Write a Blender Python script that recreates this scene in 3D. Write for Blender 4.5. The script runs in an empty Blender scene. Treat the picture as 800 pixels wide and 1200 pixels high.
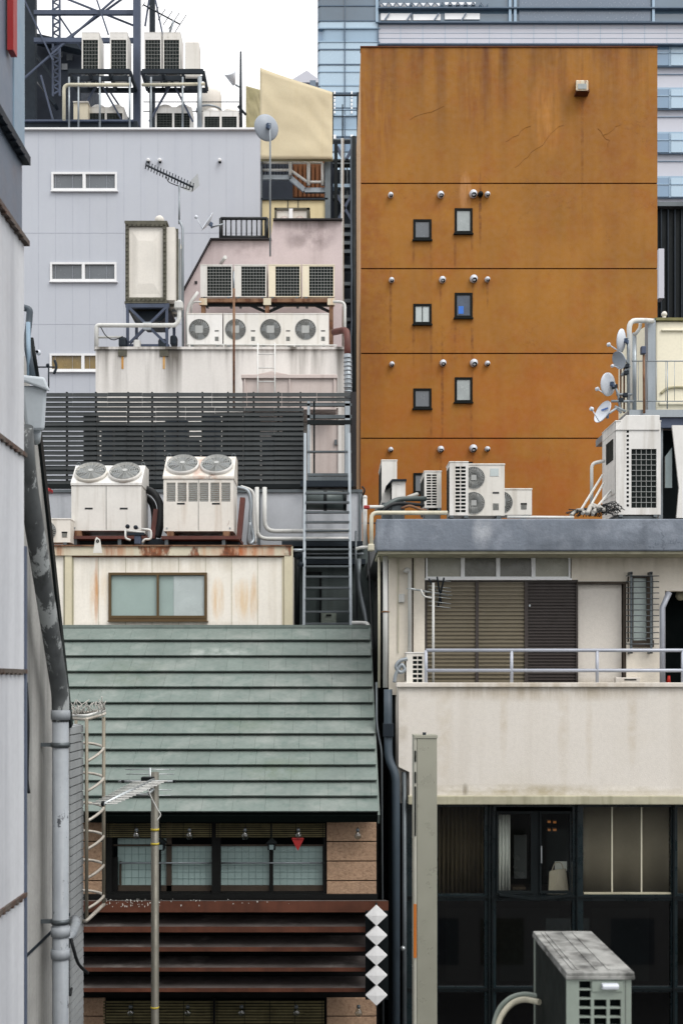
import bpy, bmesh, math, random
from math import sin, cos, pi, sqrt, atan2, radians as R
from mathutils import Vector, Matrix
random.seed(11)
rnd = random.uniform
C = bpy.context.scene.collection
# survey numbers: focal length in photo pixels, principal point, eye height above the street
F, CX, HY, CZ = 1350.0, 388.0, 800.0, 10.0
def X(x, D): return (x - CX) * D / F
def Z(y, D): return CZ + (HY - y) * D / F
def P(x, y, D): return Vector((X(x, D), D, Z(y, D)))
def S(n, D): return n * D / F

class MB:
    def __init__(s): s.v = []; s.f = []; s.sm = []
    def add(s, vs, fs, smooth=False):
        o = len(s.v); s.v += [tuple(v) for v in vs]
        s.f += [tuple(o + i for i in f) for f in fs]; s.sm += [smooth] * len(fs)
        return s
    def hexa(s, p):   # 8 corners: bottom ring then top ring
        return s.add(p, [(0,3,2,1),(4,5,6,7),(0,1,5,4),(1,2,6,5),(2,3,7,6),(3,0,4,7)])
    def box(s, x0, x1, y0, y1, z0, z1):
        if x0 > x1: x0, x1 = x1, x0
        if z0 > z1: z0, z1 = z1, z0
        if y0 > y1: y0, y1 = y1, y0
        return s.hexa([(x0,y0,z0),(x1,y0,z0),(x1,y1,z0),(x0,y1,z0),(x0,y0,z1),(x1,y0,z1),(x1,y1,z1),(x0,y1,z1)])
    def rect(s, x0, y0, x1, y1, D, t):   # front face at distance D, photo rectangle, thickness t
        return s.box(X(x0,D), X(x1,D), D, D + t, Z(y1,D), Z(y0,D))
    def bar(s, p, q, w, h):
        p, q = Vector(p), Vector(q); d = (q - p).normalized()
        up = Vector((0,0,1)) if abs(d.z) < .95 else Vector((0,1,0))
        a = d.cross(up).normalized() * w / 2; b = a.cross(d).normalized() * h / 2
        return s.hexa([p-a-b, p+a-b, p+a+b, p-a+b, q-a-b, q+a-b, q+a+b, q-a+b])
    def tube(s, pts, r, n=8, closed=False):
        pts = [Vector(p) for p in pts]; m = len(pts)
        rs = r if isinstance(r, (list, tuple)) else [r] * m
        ref = None; vs = []
        for i in range(m):
            if closed: d = (pts[(i+1) % m] - pts[i-1])
            else: d = pts[min(i+1, m-1)] - pts[max(i-1, 0)]
            d.normalize()
            if ref is None: ref = Vector((0,0,1)) if abs(d.z) < .9 else Vector((1,0,0))
            a = (ref - d * ref.dot(d))
            if a.length < 1e-5: a = d.orthogonal()
            a.normalize(); b = d.cross(a); ref = a
            for k in range(n):
                t = 2*pi*k/n; vs.append(pts[i] + (a*cos(t) + b*sin(t)) * rs[i])
        fs = []
        for i in range(m if closed else m - 1):
            j = (i + 1) % m
            for k in range(n): fs.append((i*n+k, i*n+(k+1) % n, j*n+(k+1) % n, j*n+k))
        s.add(vs, fs, True)
        if not closed:
            s.add([vs[k] for k in range(n)], [tuple(range(n))[::-1]])
            s.add([vs[(m-1)*n+k] for k in range(n)], [tuple(range(n))])
        return s
    def prism(s, poly, a0, a1, axis='y'):   # poly in the other two axes (x,z) or (y,z) or (x,y)
        def mk(u, v, a): return {'y': (u, a, v), 'x': (a, u, v), 'z': (u, v, a)}[axis]
        n = len(poly); vs = [mk(u, v, a0) for u, v in poly] + [mk(u, v, a1) for u, v in poly]
        fs = [tuple(range(n)), tuple(range(2*n-1, n-1, -1))]
        fs += [(i, (i+1) % n, n + (i+1) % n, n + i) for i in range(n)]
        return s.add(vs, fs)
    def lathe(s, prof, c, axis=(0,0,1), n=24, smooth=True):
        c = Vector(c); ax = Vector(axis).normalized(); a = ax.orthogonal().normalized(); b = ax.cross(a)
        vs = []; m = len(prof)
        for r, h in prof:
            for k in range(n):
                t = 2*pi*k/n; vs.append(c + ax*h + (a*cos(t) + b*sin(t)) * max(r, 1e-4))
        fs = [(i*n+k, i*n+(k+1) % n, (i+1)*n+(k+1) % n, (i+1)*n+k) for i in range(m-1) for k in range(n)]
        s.add(vs, fs, smooth)
        s.add([vs[k] for k in range(n)], [tuple(range(n))]); s.add([vs[(m-1)*n+k] for k in range(n)], [tuple(range(n))])
        return s
    def ball(s, c, r, n=12, sq=(1,1,1)):
        prof = [(r*sin(pi*i/8), -r*cos(pi*i/8)) for i in range(9)]
        return s.lathe(prof, c, (0,0,1), n)
    def ring(s, c, rad, r, axis='y', n=28, m=6):
        c = Vector(c)
        e = {'y': (Vector((1,0,0)), Vector((0,0,1))), 'z': (Vector((1,0,0)), Vector((0,1,0))), 'x': (Vector((0,1,0)), Vector((0,0,1)))}[axis]
        return s.tube([c + e[0]*rad*cos(2*pi*k/n) + e[1]*rad*sin(2*pi*k/n) for k in range(n)], r, m, True)
    def panel(s, x0, x1, z0, z1, y, t, holes=(), back=True):   # a wall facing -y with rectangular openings (x0,x1,z0,z1)
        xs = sorted({x0, x1, *[c for h in holes for c in h[:2] if x0 < c < x1]})
        zs = sorted({z0, z1, *[c for h in holes for c in h[2:] if z0 < c < z1]})
        def inh(x, z): return any(h[0] < x < h[1] and h[2] < z < h[3] for h in holes)
        nx, nz = len(xs), len(zs); vs = []; 
        for yy in (y, y + t):
            for z in zs:
                for x in xs: vs.append((x, yy, z))
        I = lambda i, k, b=0: b*nx*nz + k*nx + i
        solid = [[not inh((xs[i]+xs[i+1])/2, (zs[k]+zs[k+1])/2) for k in range(nz-1)] for i in range(nx-1)]
        g = lambda i, k: 0 <= i < nx-1 and 0 <= k < nz-1 and solid[i][k]
        fs = []
        for i in range(nx-1):
            for k in range(nz-1):
                if not solid[i][k]: continue
                fs.append((I(i,k), I(i+1,k), I(i+1,k+1), I(i,k+1)))
                if back: fs.append((I(i,k,1), I(i,k+1,1), I(i+1,k+1,1), I(i+1,k,1)))
                if not g(i-1,k): fs.append((I(i,k), I(i,k+1), I(i,k+1,1), I(i,k,1)))
                if not g(i+1,k): fs.append((I(i+1,k), I(i+1,k,1), I(i+1,k+1,1), I(i+1,k+1)))
                if not g(i,k-1): fs.append((I(i,k), I(i,k,1), I(i+1,k,1), I(i+1,k)))
                if not g(i,k+1): fs.append((I(i,k+1), I(i+1,k+1), I(i+1,k+1,1), I(i,k+1,1)))
        return s.add(vs, fs)
    def ppanel(s, x0, y0, x1, y1, D, t, holes=()):
        return s.panel(X(x0,D), X(x1,D), Z(y1,D), Z(y0,D), D, t, [(X(a,D), X(c,D), Z(d,D), Z(b,D)) for a,b,c,d in holes])
    def holeplate(s, x0, x1, z0, z1, y, cx, cz, r, depth, n=28):   # square plate facing -y with a round opening
        ang = sorted([2*pi*k/n for k in range(n)] + [atan2(b-cz, a-cx) % (2*pi) for a in (x0,x1) for b in (z0,z1)])
        out = []; inn = []; dp = []
        for t in ang:
            dx, dz = cos(t), sin(t)
            k = min(((x1-cx)/dx if dx > 1e-9 else (x0-cx)/dx if dx < -1e-9 else 1e9), ((z1-cz)/dz if dz > 1e-9 else (z0-cz)/dz if dz < -1e-9 else 1e9))
            out.append((cx+dx*k, y, cz+dz*k)); inn.append((cx+dx*r, y, cz+dz*r)); dp.append((cx+dx*r, y+depth, cz+dz*r))
        m = len(ang); vs = out + inn + dp
        s.add(vs, [(i, (i+1) % m, m+(i+1) % m, m+i) for i in range(m)] + [(m+i, m+(i+1) % m, 2*m+(i+1) % m, 2*m+i) for i in range(m)])
        return s
    def build(s, name, mat, parent=None, bevel=0, label=None, kind=None):
        me = bpy.data.meshes.new(name); org = Vector((0,0,0))
        if parent is not None:
            org = ORG[parent.name]
        elif s.v:
            xs, ys, zs = zip(*s.v); org = Vector(((min(xs)+max(xs))/2, (min(ys)+max(ys))/2, min(zs)))
        vs = [Vector(v) - org for v in s.v]
        me.from_pydata(vs, [], s.f); me.polygons.foreach_set('use_smooth', s.sm)
        bm = bmesh.new(); bm.from_mesh(me); bmesh.ops.remove_doubles(bm, verts=bm.verts, dist=1e-5)
        bmesh.ops.recalc_face_normals(bm, faces=bm.faces); bm.to_mesh(me); bm.free()
        me.materials.append(mat if not isinstance(mat, str) else MAT[mat])
        o = bpy.data.objects.new(name, me); C.objects.link(o)
        if parent is not None: o.parent = parent
        else: o.location = org
        ORG[o.name] = org
        if bevel:
            b = o.modifiers.new('edge', 'BEVEL'); b.width = bevel; b.segments = 2; b.limit_method = 'ANGLE'; b.angle_limit = R(40)
        if label: o['label'] = label
        if kind: o['kind'] = kind
        return o
ORG = {}
def tag(o, label, cat, group=None, kind=None):
    o['label'] = label
    if cat: o['category'] = cat
    if group: o['group'] = group
    if kind: o['kind'] = kind
    return o
def thing(name, label, cat, loc=(0,0,0), group=None):
    o = bpy.data.objects.new(name, None); C.objects.link(o); o.location = loc; o.empty_display_size = .1
    ORG[o.name] = Vector(loc)
    return tag(o, label, cat, group)
def dup(root, loc, label, rz=None, group=None):
    r = root.copy(); C.objects.link(r); r.location = loc
    if rz is not None: r.rotation_euler = (0,0,rz)
    r['label'] = label
    if group: r['group'] = group
    def rec(a, b):
        for ch in list(a.children):
            c = ch.copy(); C.objects.link(c); c.parent = b; rec(ch, c)
    rec(root, r)
    return r
def curve_pts(pts, n=6):   # Catmull-Rom through points
    pts = [Vector(p) for p in pts]; q = [pts[0]*2-pts[1]] + pts + [pts[-1]*2-pts[-2]]; out = []
    for i in range(1, len(q)-2):
        for k in range(n):
            t = k/n; a,b,c,d = q[i-1],q[i],q[i+1],q[i+2]
            out.append(.5*((2*b) + (c-a)*t + (2*a-5*b+4*c-d)*t*t + (3*b-a-3*c+d)*t**3))
    return out + [pts[-1]]
def elbow(pts, r, n=4):   # round the corners of a pipe run
    pts = [Vector(p) for p in pts]; out = [pts[0]]
    for i in range(1, len(pts)-1):
        a, b, c = pts[i-1], pts[i], pts[i+1]
        u = (a-b); v = (c-b); k = min(r, u.length*.45, v.length*.45); u = u.normalized()*k; v = v.normalized()*k
        for j in range(n+1):
            t = j/n; out.append((b+u)*(1-t)**2 + 2*b*t*(1-t) + (b+v)*t*t)
    return out + [pts[-1]]

# ------------------------------------------------------------------ materials
def lin(c): return tuple(((v/255)/12.92 if v/255 <= .04045 else ((v/255+.055)/1.055)**2.4) for v in c) + (1,)
class NT:
    def __init__(s, name):
        s.m = bpy.data.materials.new(name); s.m.use_nodes = True; s.t = s.m.node_tree; s.b = s.t.nodes['Principled BSDF']
        s.pos = s.n('ShaderNodeNewGeometry').outputs['Position']
    def n(s, ty, **k):
        nd = s.t.nodes.new(ty)
        for a, v in k.items(): setattr(nd, a, v)
        return nd
    def l(s, a, b): s.t.links.new(a, b)
    def noise(s, scale, sc=(1,1,1), detail=4, rough=.55, off=0.):
        mp = s.n('ShaderNodeMapping'); mp.inputs['Scale'].default_value = sc; mp.inputs['Location'].default_value = (off, off*.7, off*1.3)
        s.l(s.pos, mp.inputs['Vector'])
        nz = s.n('ShaderNodeTexNoise'); nz.inputs['Scale'].default_value = scale; nz.inputs['Detail'].default_value = detail; nz.inputs['Roughness'].default_value = rough
        s.l(mp.outputs[0], nz.inputs['Vector']); return nz.outputs['Fac']
    def ramp(s, src, a, b, lo=0., hi=1.):
        r = s.n('ShaderNodeMapRange'); r.clamp = True
        for k, v in zip(('From Min','From Max','To Min','To Max'), (a, b, lo, hi)): r.inputs[k].default_value = v
        s.l(src, r.inputs['Value']); return r.outputs[0]
    def math(s, op, a, b):
        m = s.n('ShaderNodeMath', operation=op)
        for i, v in enumerate((a, b)):
            if isinstance(v, (int, float)): m.inputs[i].default_value = v
            else: s.l(v, m.inputs[i])
        return m.outputs[0]
    def mix(s, fac, a, b, blend='MIX'):
        m = s.n('ShaderNodeMix', data_type='RGBA', blend_type=blend); m.clamp_factor = True
        for sock, v in ((m.inputs[0], fac), (m.inputs[6], a), (m.inputs[7], b)):
            if isinstance(v, (int, float)): sock.default_value = v
            elif isinstance(v, tuple): sock.default_value = v
            else: s.l(v, sock)
        return m.outputs[2]
    def axis(s, i):
        sp = s.n('ShaderNodeSeparateXYZ'); s.l(s.pos, sp.inputs[0]); return sp.outputs[i]
MAT = {}
def mat(name, col, rough=.6, metal=0., var=.18, vs=1.2, fine=.06, streak=0., sdark=(60,58,52), sscale=3.5, slo=.52, shi=.75, rust=0., rscale=3., rcol=(128,66,26), rlo=.56,
        bump=0., bscale=60., top=None, chip=0., chipcol=(60,60,60), crack=0., spec=.4, island=0., blot=0., blotcol=(90,90,60), bs=.9, blo=.5, clo=.6, cs=7, spots=(), vary=None):
    k = NT(name); c = lin(col) if max(col) > 1.01 else tuple(col) + (1,)
    dk = tuple(v*(1-var) for v in c[:3]) + (1,)
    out = k.mix(k.ramp(k.noise(vs, off=len(name)), .35, .68), c, dk)
    if vary:   # each made object has aged a little differently
        oi = k.n('ShaderNodeObjectInfo'); out = k.mix(k.ramp(oi.outputs['Random'], .25, 1., 0, .35), out, lin(vary))
    if fine:
        out = k.mix(k.ramp(k.noise(22., off=3), .4, .75, 0, fine*3), out, tuple(v*.6 for v in c[:3]) + (1,))
    if island:
        ri = k.t.nodes['Geometry'].outputs['Random Per Island'] if 'Geometry' in k.t.nodes else k.n('ShaderNodeNewGeometry').outputs['Random Per Island']
        out = k.mix(k.ramp(ri, 0, 1, 0, island), out, tuple(v*.35 for v in c[:3]) + (1,))
    if blot:
        out = k.mix(k.ramp(k.noise(bs, off=17, detail=7, rough=.65), blo, blo+.22, 0, blot), out, lin(blotcol))
    if streak:
        st = k.ramp(k.noise(sscale, (1,1,.06), detail=5, off=5), slo, shi, 0, streak)
        if top:   # run-off that starts under a top edge at height top[1] and dies out at top[0]
            tp = k.ramp(k.axis(2), top[0], top[1]); tp = k.math('POWER', tp, 2.)
            st = k.math('ADD', k.math('MULTIPLY', st, k.math('ADD', k.math('MULTIPLY', tp, 1.2), .25)), k.math('MULTIPLY', k.ramp(k.noise(sscale*1.6, (1,1,.1), off=9), .4, .7), k.math('MULTIPLY', k.math('POWER', tp, 4.), .6)))
        out = k.mix(st, out, lin(sdark))
    if crack:
        nz = k.noise(.55, off=31, detail=6, rough=.6); ab = k.math('ABSOLUTE', k.math('SUBTRACT', nz, .5), 0)
        ln = k.math('MULTIPLY', k.ramp(ab, .0, .006, 1, 0), k.ramp(k.noise(.35, off=8), .5, .56))
        out = k.mix(k.math('MULTIPLY', ln, crack), out, lin(sdark))
    for (px, y, rx, rz, Ds, amt, col_, kind) in spots:   # stains with a place and outline of their own: photo survey point, radii, distance
        dx = k.math('DIVIDE', k.math('SUBTRACT', k.axis(0), X(px, Ds)), S(rx, Ds)); dz = k.math('DIVIDE', k.math('SUBTRACT', k.axis(2), Z(y, Ds)), S(rz, Ds))
        d2 = k.math('ADD', k.math('POWER', k.math('ABSOLUTE', dx, 0), 2.), k.math('POWER', k.math('ABSOLUTE', dz, 0), 2.))
        f = k.ramp(d2, 0., 1., 1., 0.)
        nz = k.ramp(k.noise(kind, (1,1,.12 if kind > 5 else 1), detail=6, rough=.65, off=px*.1), .36, .62)
        out = k.mix(k.math('MULTIPLY', k.math('MULTIPLY', f, nz), amt), out, lin(col_))
    if rust:
        rn = k.noise(rscale, (1,1,.35), detail=7, rough=.65, off=13)
        rr = k.mix(k.ramp(k.noise(14, off=2), .35, .65), lin(rcol), tuple(v*.35 for v in lin(rcol)[:3]) + (1,))
        out = k.mix(k.ramp(rn, rlo, rlo+.06, 0, rust), out, rr)
    if chip:
        cn = k.ramp(k.noise(cs, (1,1,.5), detail=8, rough=.7, off=21), clo, clo+.03, 0, chip); out = k.mix(cn, out, lin(chipcol))
    k.l(out, k.b.inputs['Base Color'])
    k.b.inputs['Metallic'].default_value = metal; k.b.inputs['Specular IOR Level'].default_value = spec
    k.l(k.ramp(k.noise(6, off=4), .3, .7, max(0, rough-.1), min(1, rough+.12)), k.b.inputs['Roughness'])
    if bump:
        bp = k.n('ShaderNodeBump'); bp.inputs['Strength'].default_value = bump; bp.inputs['Distance'].default_value = .02
        k.l(k.noise(bscale, detail=6, rough=.65), bp.inputs['Height']); k.l(bp.outputs[0], k.b.inputs['Normal'])
    MAT[name] = k.m; return k.m
def glass(name, tint=(200,215,215), rough=.02, refl=1.0):
    k = NT(name); k.t.nodes.remove(k.b)
    fr = k.n('ShaderNodeFresnel'); fr.inputs[0].default_value = 1.5
    tr = k.n('ShaderNodeBsdfTransparent'); tr.inputs[0].default_value = lin(tint)
    gl = k.n('ShaderNodeBsdfGlossy'); gl.inputs['Roughness'].default_value = rough
    ms = k.n('ShaderNodeMixShader'); bf = k.t.nodes['Geometry'].outputs['Backfacing']; k.l(k.math('MULTIPLY', k.math('MULTIPLY', fr.outputs[0], refl), k.math('SUBTRACT', 1., bf)), ms.inputs[0]); k.l(tr.outputs[0], ms.inputs[1]); k.l(gl.outputs[0], ms.inputs[2])
    k.l(ms.outputs[0], k.t.nodes['Material Output'].inputs[0]); MAT[name] = k.m
def lamp(name, col, e):
    k = NT(name); k.b.inputs['Base Color'].default_value = lin(col); k.b.inputs['Emission Color'].default_value = lin(col); k.b.inputs['Emission Strength'].default_value = e; MAT[name] = k.m

mat('ac_white', (216,215,212), .45, vary=(204,196,176), var=.12, streak=.45, sdark=(140,130,112), sscale=8, fine=.05)
mat('ac_grey', (132, 142, 134), .5, var=.12, streak=.4, sdark=(95,100,92), sscale=9, fine=.06)
mat('ac_dirty', (214,211,204), .5, var=.1, streak=.5, sdark=(150,120,85), sscale=6, rust=.75, rscale=5, rlo=.66)
mat('ac_rusty', (212,208,200), .5, var=.12, streak=.3, sdark=(160,120,80), sscale=5, rust=.85, rscale=4, rlo=.6, rcol=(128,62,30), spots=[(233,541,10,30,20.6,.7,(150,84,40),4),(233,562,46,6,20.6,.6,(150,90,44),4)])
mat('ac_cream', (220, 211, 188), .55, var=.1)
mat('ac_top_dirty', (150, 151, 148), .6, var=.3, vs=3, streak=.6, sdark=(60,62,60), blot=.95, blotcol=(58,59,57), bs=7, blo=.42)
mat('dark_coil', (26, 33, 32), .6, var=.3, vs=6, spec=0.1)
mat('black_void', (8, 14, 15), .7, var=0, fine=0, spec=0.05)
mat('wire_grey', (158, 160, 158), .45, metal=.4, var=.1)
mat('wire_dark', (90,94,92), .5, metal=.3, var=.2)
mat('nameplate', (48,50,52), .4, fine=0, spec=0.2)
mat('galv', (150,158,164), .42, metal=.55, var=.2, streak=.35, sdark=(80,84,86))
mat('galv_dark', (96, 103, 107), .45, metal=.5, var=.3, streak=.4, sdark=(40,42,44))
mat('steel_blue', (68, 78, 98), .5, metal=.2, var=.25, streak=.35, sdark=(48,52,60))
mat('steel_dark', (36, 44, 52), .55, metal=.2, var=.3, spec=0.2)
mat('black_paint', (18, 24, 26), .5, var=.3, spec=0.15)
mat('slat_dark', (42, 48, 50), .42, var=.35, vs=3, streak=.5, sdark=(20,22,24), island=.3, spec=0.3)
mat('rail_black', (34,38,40), .45, metal=.2)
mat('rusty', (128,96,72), .8, var=.4, vs=5, rust=.8, rscale=6, rlo=.5, rcol=(100,58,36), bump=.3)
mat('rusty_cream', (206,198,176), .65, var=.15, streak=.55, sdark=(186,116,52), sscale=3.5, slo=.52, shi=.66, rust=.9, rscale=3.2, rlo=.57, rcol=(132,66,26), bump=.15, spots=[(290,645,50,14,19.7,.95,(172,84,20),6),(130,645,18,12,19.7,.8,(150,72,24),6),(70,645,14,12,19.7,.8,(140,70,24),6)])
mat('brown_red', (92, 48, 40), .6, var=.35, vs=4, streak=.3)
mat('pipe_white', (200, 201, 198), .45, var=.15, streak=.35, sdark=(110,112,104), sscale=8)
mat('pipe_cream', (196,192,172), .5, var=.2, streak=.35, sdark=(90,86,70), sscale=8)
mat('pipe_dark', (62, 74, 84), .5, var=.25)
mat('pipe_peel', (148, 154, 160), .5, var=.15, vs=3, chip=1., chipcol=(52,56,62), streak=.4, sdark=(96,104,116), sscale=10)
mat('pipe_stain', (86, 90, 92), .55, var=.4, vs=4, chip=.9, clo=.53, cs=4, chipcol=(158,163,164), streak=.7, sdark=(36,38,38), sscale=9)
mat('hose_black', (34,36,38), .5, spec=0.2)
mat('hose_white', (168, 166, 160), .5, var=.15)
mat('blue_white_wall', (177, 182, 191), .6, var=.05, vs=.4, fine=.02, streak=.12, sdark=(140,146,168), sscale=2)
mat('blue_white_joint', (163, 168, 180), .7, fine=0)
mat('white_wall', (214, 211, 207), .75, var=.08, vs=.6, streak=.9, sdark=(96,92,86), sscale=2.8, slo=.48, shi=.72, top=(16.2,17.84), bump=.1)
mat('pink_wall', (194, 180, 180), .8, var=.1, vs=.7, streak=.55, sdark=(128,112,112), sscale=3, slo=.52, shi=.78, top=(19.5,22.4), blot=.4, blotcol=(150,138,138), bump=.1, spots=[(368,276,30,20,31,.8,(120,108,108),2.5),(345,282,14,12,31,.5,(120,108,108),3),(290,292,30,12,31,.45,(140,126,126),4),(360,262,40,8,31,.6,(96,88,88),6)])
mat('pink_metal', (192, 180, 175), .6, var=.1, streak=.45, sdark=(120,96,84))
mat('dark_trim', (46,44,46), .6, var=.2, spec=0.2)
mat('orange_wall', (154, 103, 32), .75, var=.2, vs=.35, fine=.05, streak=.8, sdark=(74,34,12), sscale=1.7, slo=.46, shi=.78, top=(26.2,30.1), blot=.5, blotcol=(140,72,16), bump=.14, bscale=30, crack=.22,
    spots=[(600,560,300,190,36,.6,(150,74,12),.5),(440,120,40,90,36,.6,(112,60,20),7),(560,110,30,70,36,.5,(110,58,18),7),(640,130,20,60,36,.5,(190,130,60),6),(520,260,60,60,36,.35,(120,66,18),2),(720,180,60,120,36,.35,(120,64,20),1.2),(545,225,8,26,36,.6,(196,150,110),6),(430,330,30,200,36,.5,(120,62,16),3),(690,440,80,120,36,.3,(178,112,40),1),(484.5,291.2,2.2,34,36,0.5,(84,40,12),4),(505,293.6,2.2,42,36,0.6,(84,40,12),4),(484.5,393.8,2.2,46,36,0.5,(84,40,12),4),(505,395.6,2.2,52,36,0.6,(84,40,12),4),(533,285,2.2,40,36,0.6,(84,40,12),4),(553,279.6,2.2,22,36,0.5,(84,40,12),4),(533,382.2,2.2,34,36,0.5,(84,40,12),4),(553,394.2,2.2,74,36,0.7,(84,40,12),4),(505,489.2,2.2,34,36,0.5,(84,40,12),4),(552,485.2,2.2,44,36,0.5,(84,40,12),4),(457.5,351.8,2.2,66,36,0.6,(84,40,12),4),(516,338.8,2.2,26,36,0.5,(84,40,12),4),(518,453.4,2.2,78,36,0.7,(84,40,12),4),(562.5,246.6,2.2,52,36,0.8,(84,40,12),4),(554,338.2,2.2,24,36,0.5,(84,40,12),4),(571,338.8,2.2,26,36,0.5,(84,40,12),4),(682,146,2.2,130,36,0.5,(84,40,12),4),(516,539,2.2,30,36,0.6,(84,40,12),4),(554,542,2.2,40,36,0.6,(84,40,12),4)])
mat('orange_joint', (74,36,14), .8, fine=0, spec=0.05)
mat('orange_edge', (208,170,130), .75, var=.1)
mat('stain_dark', (92,48,18), .85, var=.2, vs=6)
mat('tarp', (198, 187, 158), .7, var=.1, vs=.5, streak=.25, sdark=(170,150,105), sscale=2, bump=.35, bscale=3)
mat('tarp_dark', (158, 150, 116), .75, var=.2, vs=.6, blot=.5, blotcol=(110,104,60))
mat('beige_panel', (206, 192, 152), .65, var=.08, streak=.2, sdark=(150,130,90))
mat('orange_corr', (116, 70, 34), .65, var=.25, streak=.4, sdark=(70,36,16))
mat('tank_white', (216,212,204), .55, var=.08, vs=1.5, streak=.3, sdark=(150,146,136), sscale=4, blot=.25, blotcol=(170,170,166))
mat('tank_cream', (228,222,200), .55, var=.06, streak=.3, sdark=(160,150,110), sscale=5)
mat('tank_flange', (92,90,78), .7, var=.4, vs=5, blot=.5, blotcol=(50,52,40))
mat('moss_edge', (128,124,84), .85, var=.4, vs=5)
mat('tower_clad', (186, 188, 198), .5, var=.05, vs=.2, fine=0)
mat('tower_slab', (146, 170, 190), .35, var=.08, vs=.2, fine=0)
mat('tower_pale', (164, 188, 206), .2, var=.08, vs=.15, fine=0, spec=.8)
mat('tower_glass', (108, 138, 166), .12, var=.2, vs=.15, fine=0, spec=1.)
mat('tower_dark', (84, 106, 124), .12, var=.3, vs=.2, fine=0, spec=1.)
mat('tower_grey', (92,108,126), .2, var=.15, vs=.2, fine=0, spec=.8)
mat('tower_mullion', (78,98,118), .4, fine=0)
mat('white_bright', (236,238,240), .5, var=.05, fine=0)
mat('win_frame_dark', (16, 20, 20), .45, var=.15, spec=0.1)
mat('win_frame_white', (224, 226, 228), .45, var=.08)
mat('win_frame_bronze', (92,74,48), .4, metal=.3, var=.15)
mat('pane_grey', (92,98,104), .2, var=.25, vs=.7, spec=.7, fine=0)
mat('pane_pale', (150,158,158), .2, var=.2, vs=3, spec=.7, fine=0)
mat('pane_blue', (44,62,84), .1, var=.5, vs=4, spec=.8, fine=0)
mat('pane_green', (104,120,122), .15, var=.2, vs=4, spec=.8, fine=0)
mat('pane_white', (176,186,186), .25, var=.1, vs=4, spec=.6, fine=0)
mat('pane_ochre', (126,104,52), .2, var=.3, vs=3, spec=.7, fine=0)
mat('sheet_blue', (48,110,200), .5)
mat('prefab_wall', (234, 229, 219), .7, var=.05, vs=1.2, streak=.3, sdark=(170,156,126), sscale=5, bump=.12, bscale=80, spots=[(113,690,3.5,44,19.8,.9,(176,112,44),9),(111,700,7,34,19.8,.6,(196,140,70),11),(255,702,9,28,19.8,.6,(206,158,84),11),(286,704,18,28,19.8,.55,(208,166,96),9),(298,700,6,32,19.8,.6,(196,150,80),11),(200,660,140,14,19.8,.35,(150,136,104),8),(200,735,160,8,19.8,.4,(150,140,112),6),(122,690,6,30,19.8,.3,(206,170,110),10)])
mat('rust_stain', (190,140,70), .85, var=.3, vs=8, streak=.6, sdark=(214,190,150), sscale=9)
mat('tile_green', (110, 122, 117), .7, var=.16, vs=1.5, fine=.09, streak=.45, sdark=(70,92,86), sscale=7, island=.1, blot=.5, blotcol=(146,150,146), bs=1.6, spots=[(330,905,60,14,16,.5,(84,98,74),5),(150,790,60,20,18,.4,(84,98,80),5),(400,800,30,60,18,.35,(150,154,150),3),(250,765,50,8,18.5,.6,(164,170,166),6),(280,850,70,12,17,.4,(82,98,80),5)], bump=.15, bscale=70)
mat('tile_under', (16, 24, 22), .8, spec=0.05)  # underlay coloured near black so the course gaps read as shadow
mat('wood_black', (20, 21, 21), .6, var=.3, vs=5, spec=0.15)
mat('wood_brown', (62, 52, 42), .6, var=.3, vs=5)
mat('tan_block', (178, 148, 122), .85, var=.22, vs=2, fine=.25, bump=.7, bscale=45, blot=.6, bs=26, blo=.48, blotcol=(112,84,64))
mat('tan_joint', (92,62,46), .9)
mat('fin_brown', (98, 60, 46), .5, var=.45, vs=2.5, streak=.4, sdark=(40,30,28), sscale=5, spec=0.25)
mat('fin_top', (92, 86, 84), .45, var=.5, vs=2.2, blot=.8, blotcol=(150,146,142), bs=2.2, blo=.55, fine=.1)
mat('shoji', (146, 168, 166), .35, var=.08, vs=1.5, spec=.6, fine=.02)
mat('bamboo', (116, 109, 78), .6, var=.4, vs=6, island=.5, spec=0.2)
mat('guano', (214,214,208), .9, var=.1)
mat('bulb_glass_old', (196,204,206), .08, spec=.9, var=0, fine=0)
mat('red_paint', (150, 34, 34), .45, var=.1)
mat('diamond_white', (228, 229, 230), .4, var=.06, streak=.1)
mat('concrete_blue', (116, 124, 135), .85, var=.22, vs=1.6, fine=.1, streak=.35, sdark=(60,66,76), sscale=4, blot=.6, blotcol=(146,152,162), bs=2.6, bump=.5, bscale=18, crack=.5, spots=[(565,622,14,26,17,.7,(176,180,186),5),(455,625,40,22,17,.5,(150,158,168),6),(700,640,120,10,17,.6,(70,76,84),3),(760,615,60,10,17,.6,(150,158,170),4)])
mat('stucco_cream', (226, 219, 206), .85, var=.07, vs=.9, streak=.22, sdark=(120,112,84), sscale=2.5, top=(10.9,11.95), bump=.25, bscale=55)
mat('stucco_pink', (213, 208, 200), .85, var=.05, vs=.7, streak=.2, sdark=(150,136,112), sscale=2.2, bump=.25, bscale=55, blot=.15, blotcol=(190,180,158), spots=[(640,808,190,16,17,.6,(150,134,104),6),(620,928,200,10,17,.7,(158,146,112),3),(560,924,60,4,17,.7,(234,230,224),4),(740,924,60,4,17,.6,(234,230,224),4),(545,926,5,9,17,.9,(96,84,60),9),(590,830,6,70,17,.35,(170,152,120),5),(660,850,8,80,17,.3,(170,152,120),5),(740,840,7,70,17,.35,(170,152,120),5),(520,860,12,80,17,.3,(176,160,130),5),(690,860,5,60,17,.3,(170,152,120),5),(472,850,7,60,17,.4,(150,136,110),4)])
mat('ledge_moss', (172, 168, 146), .85, var=.25, vs=3, streak=.4, sdark=(96,98,66), sscale=8)
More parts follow.
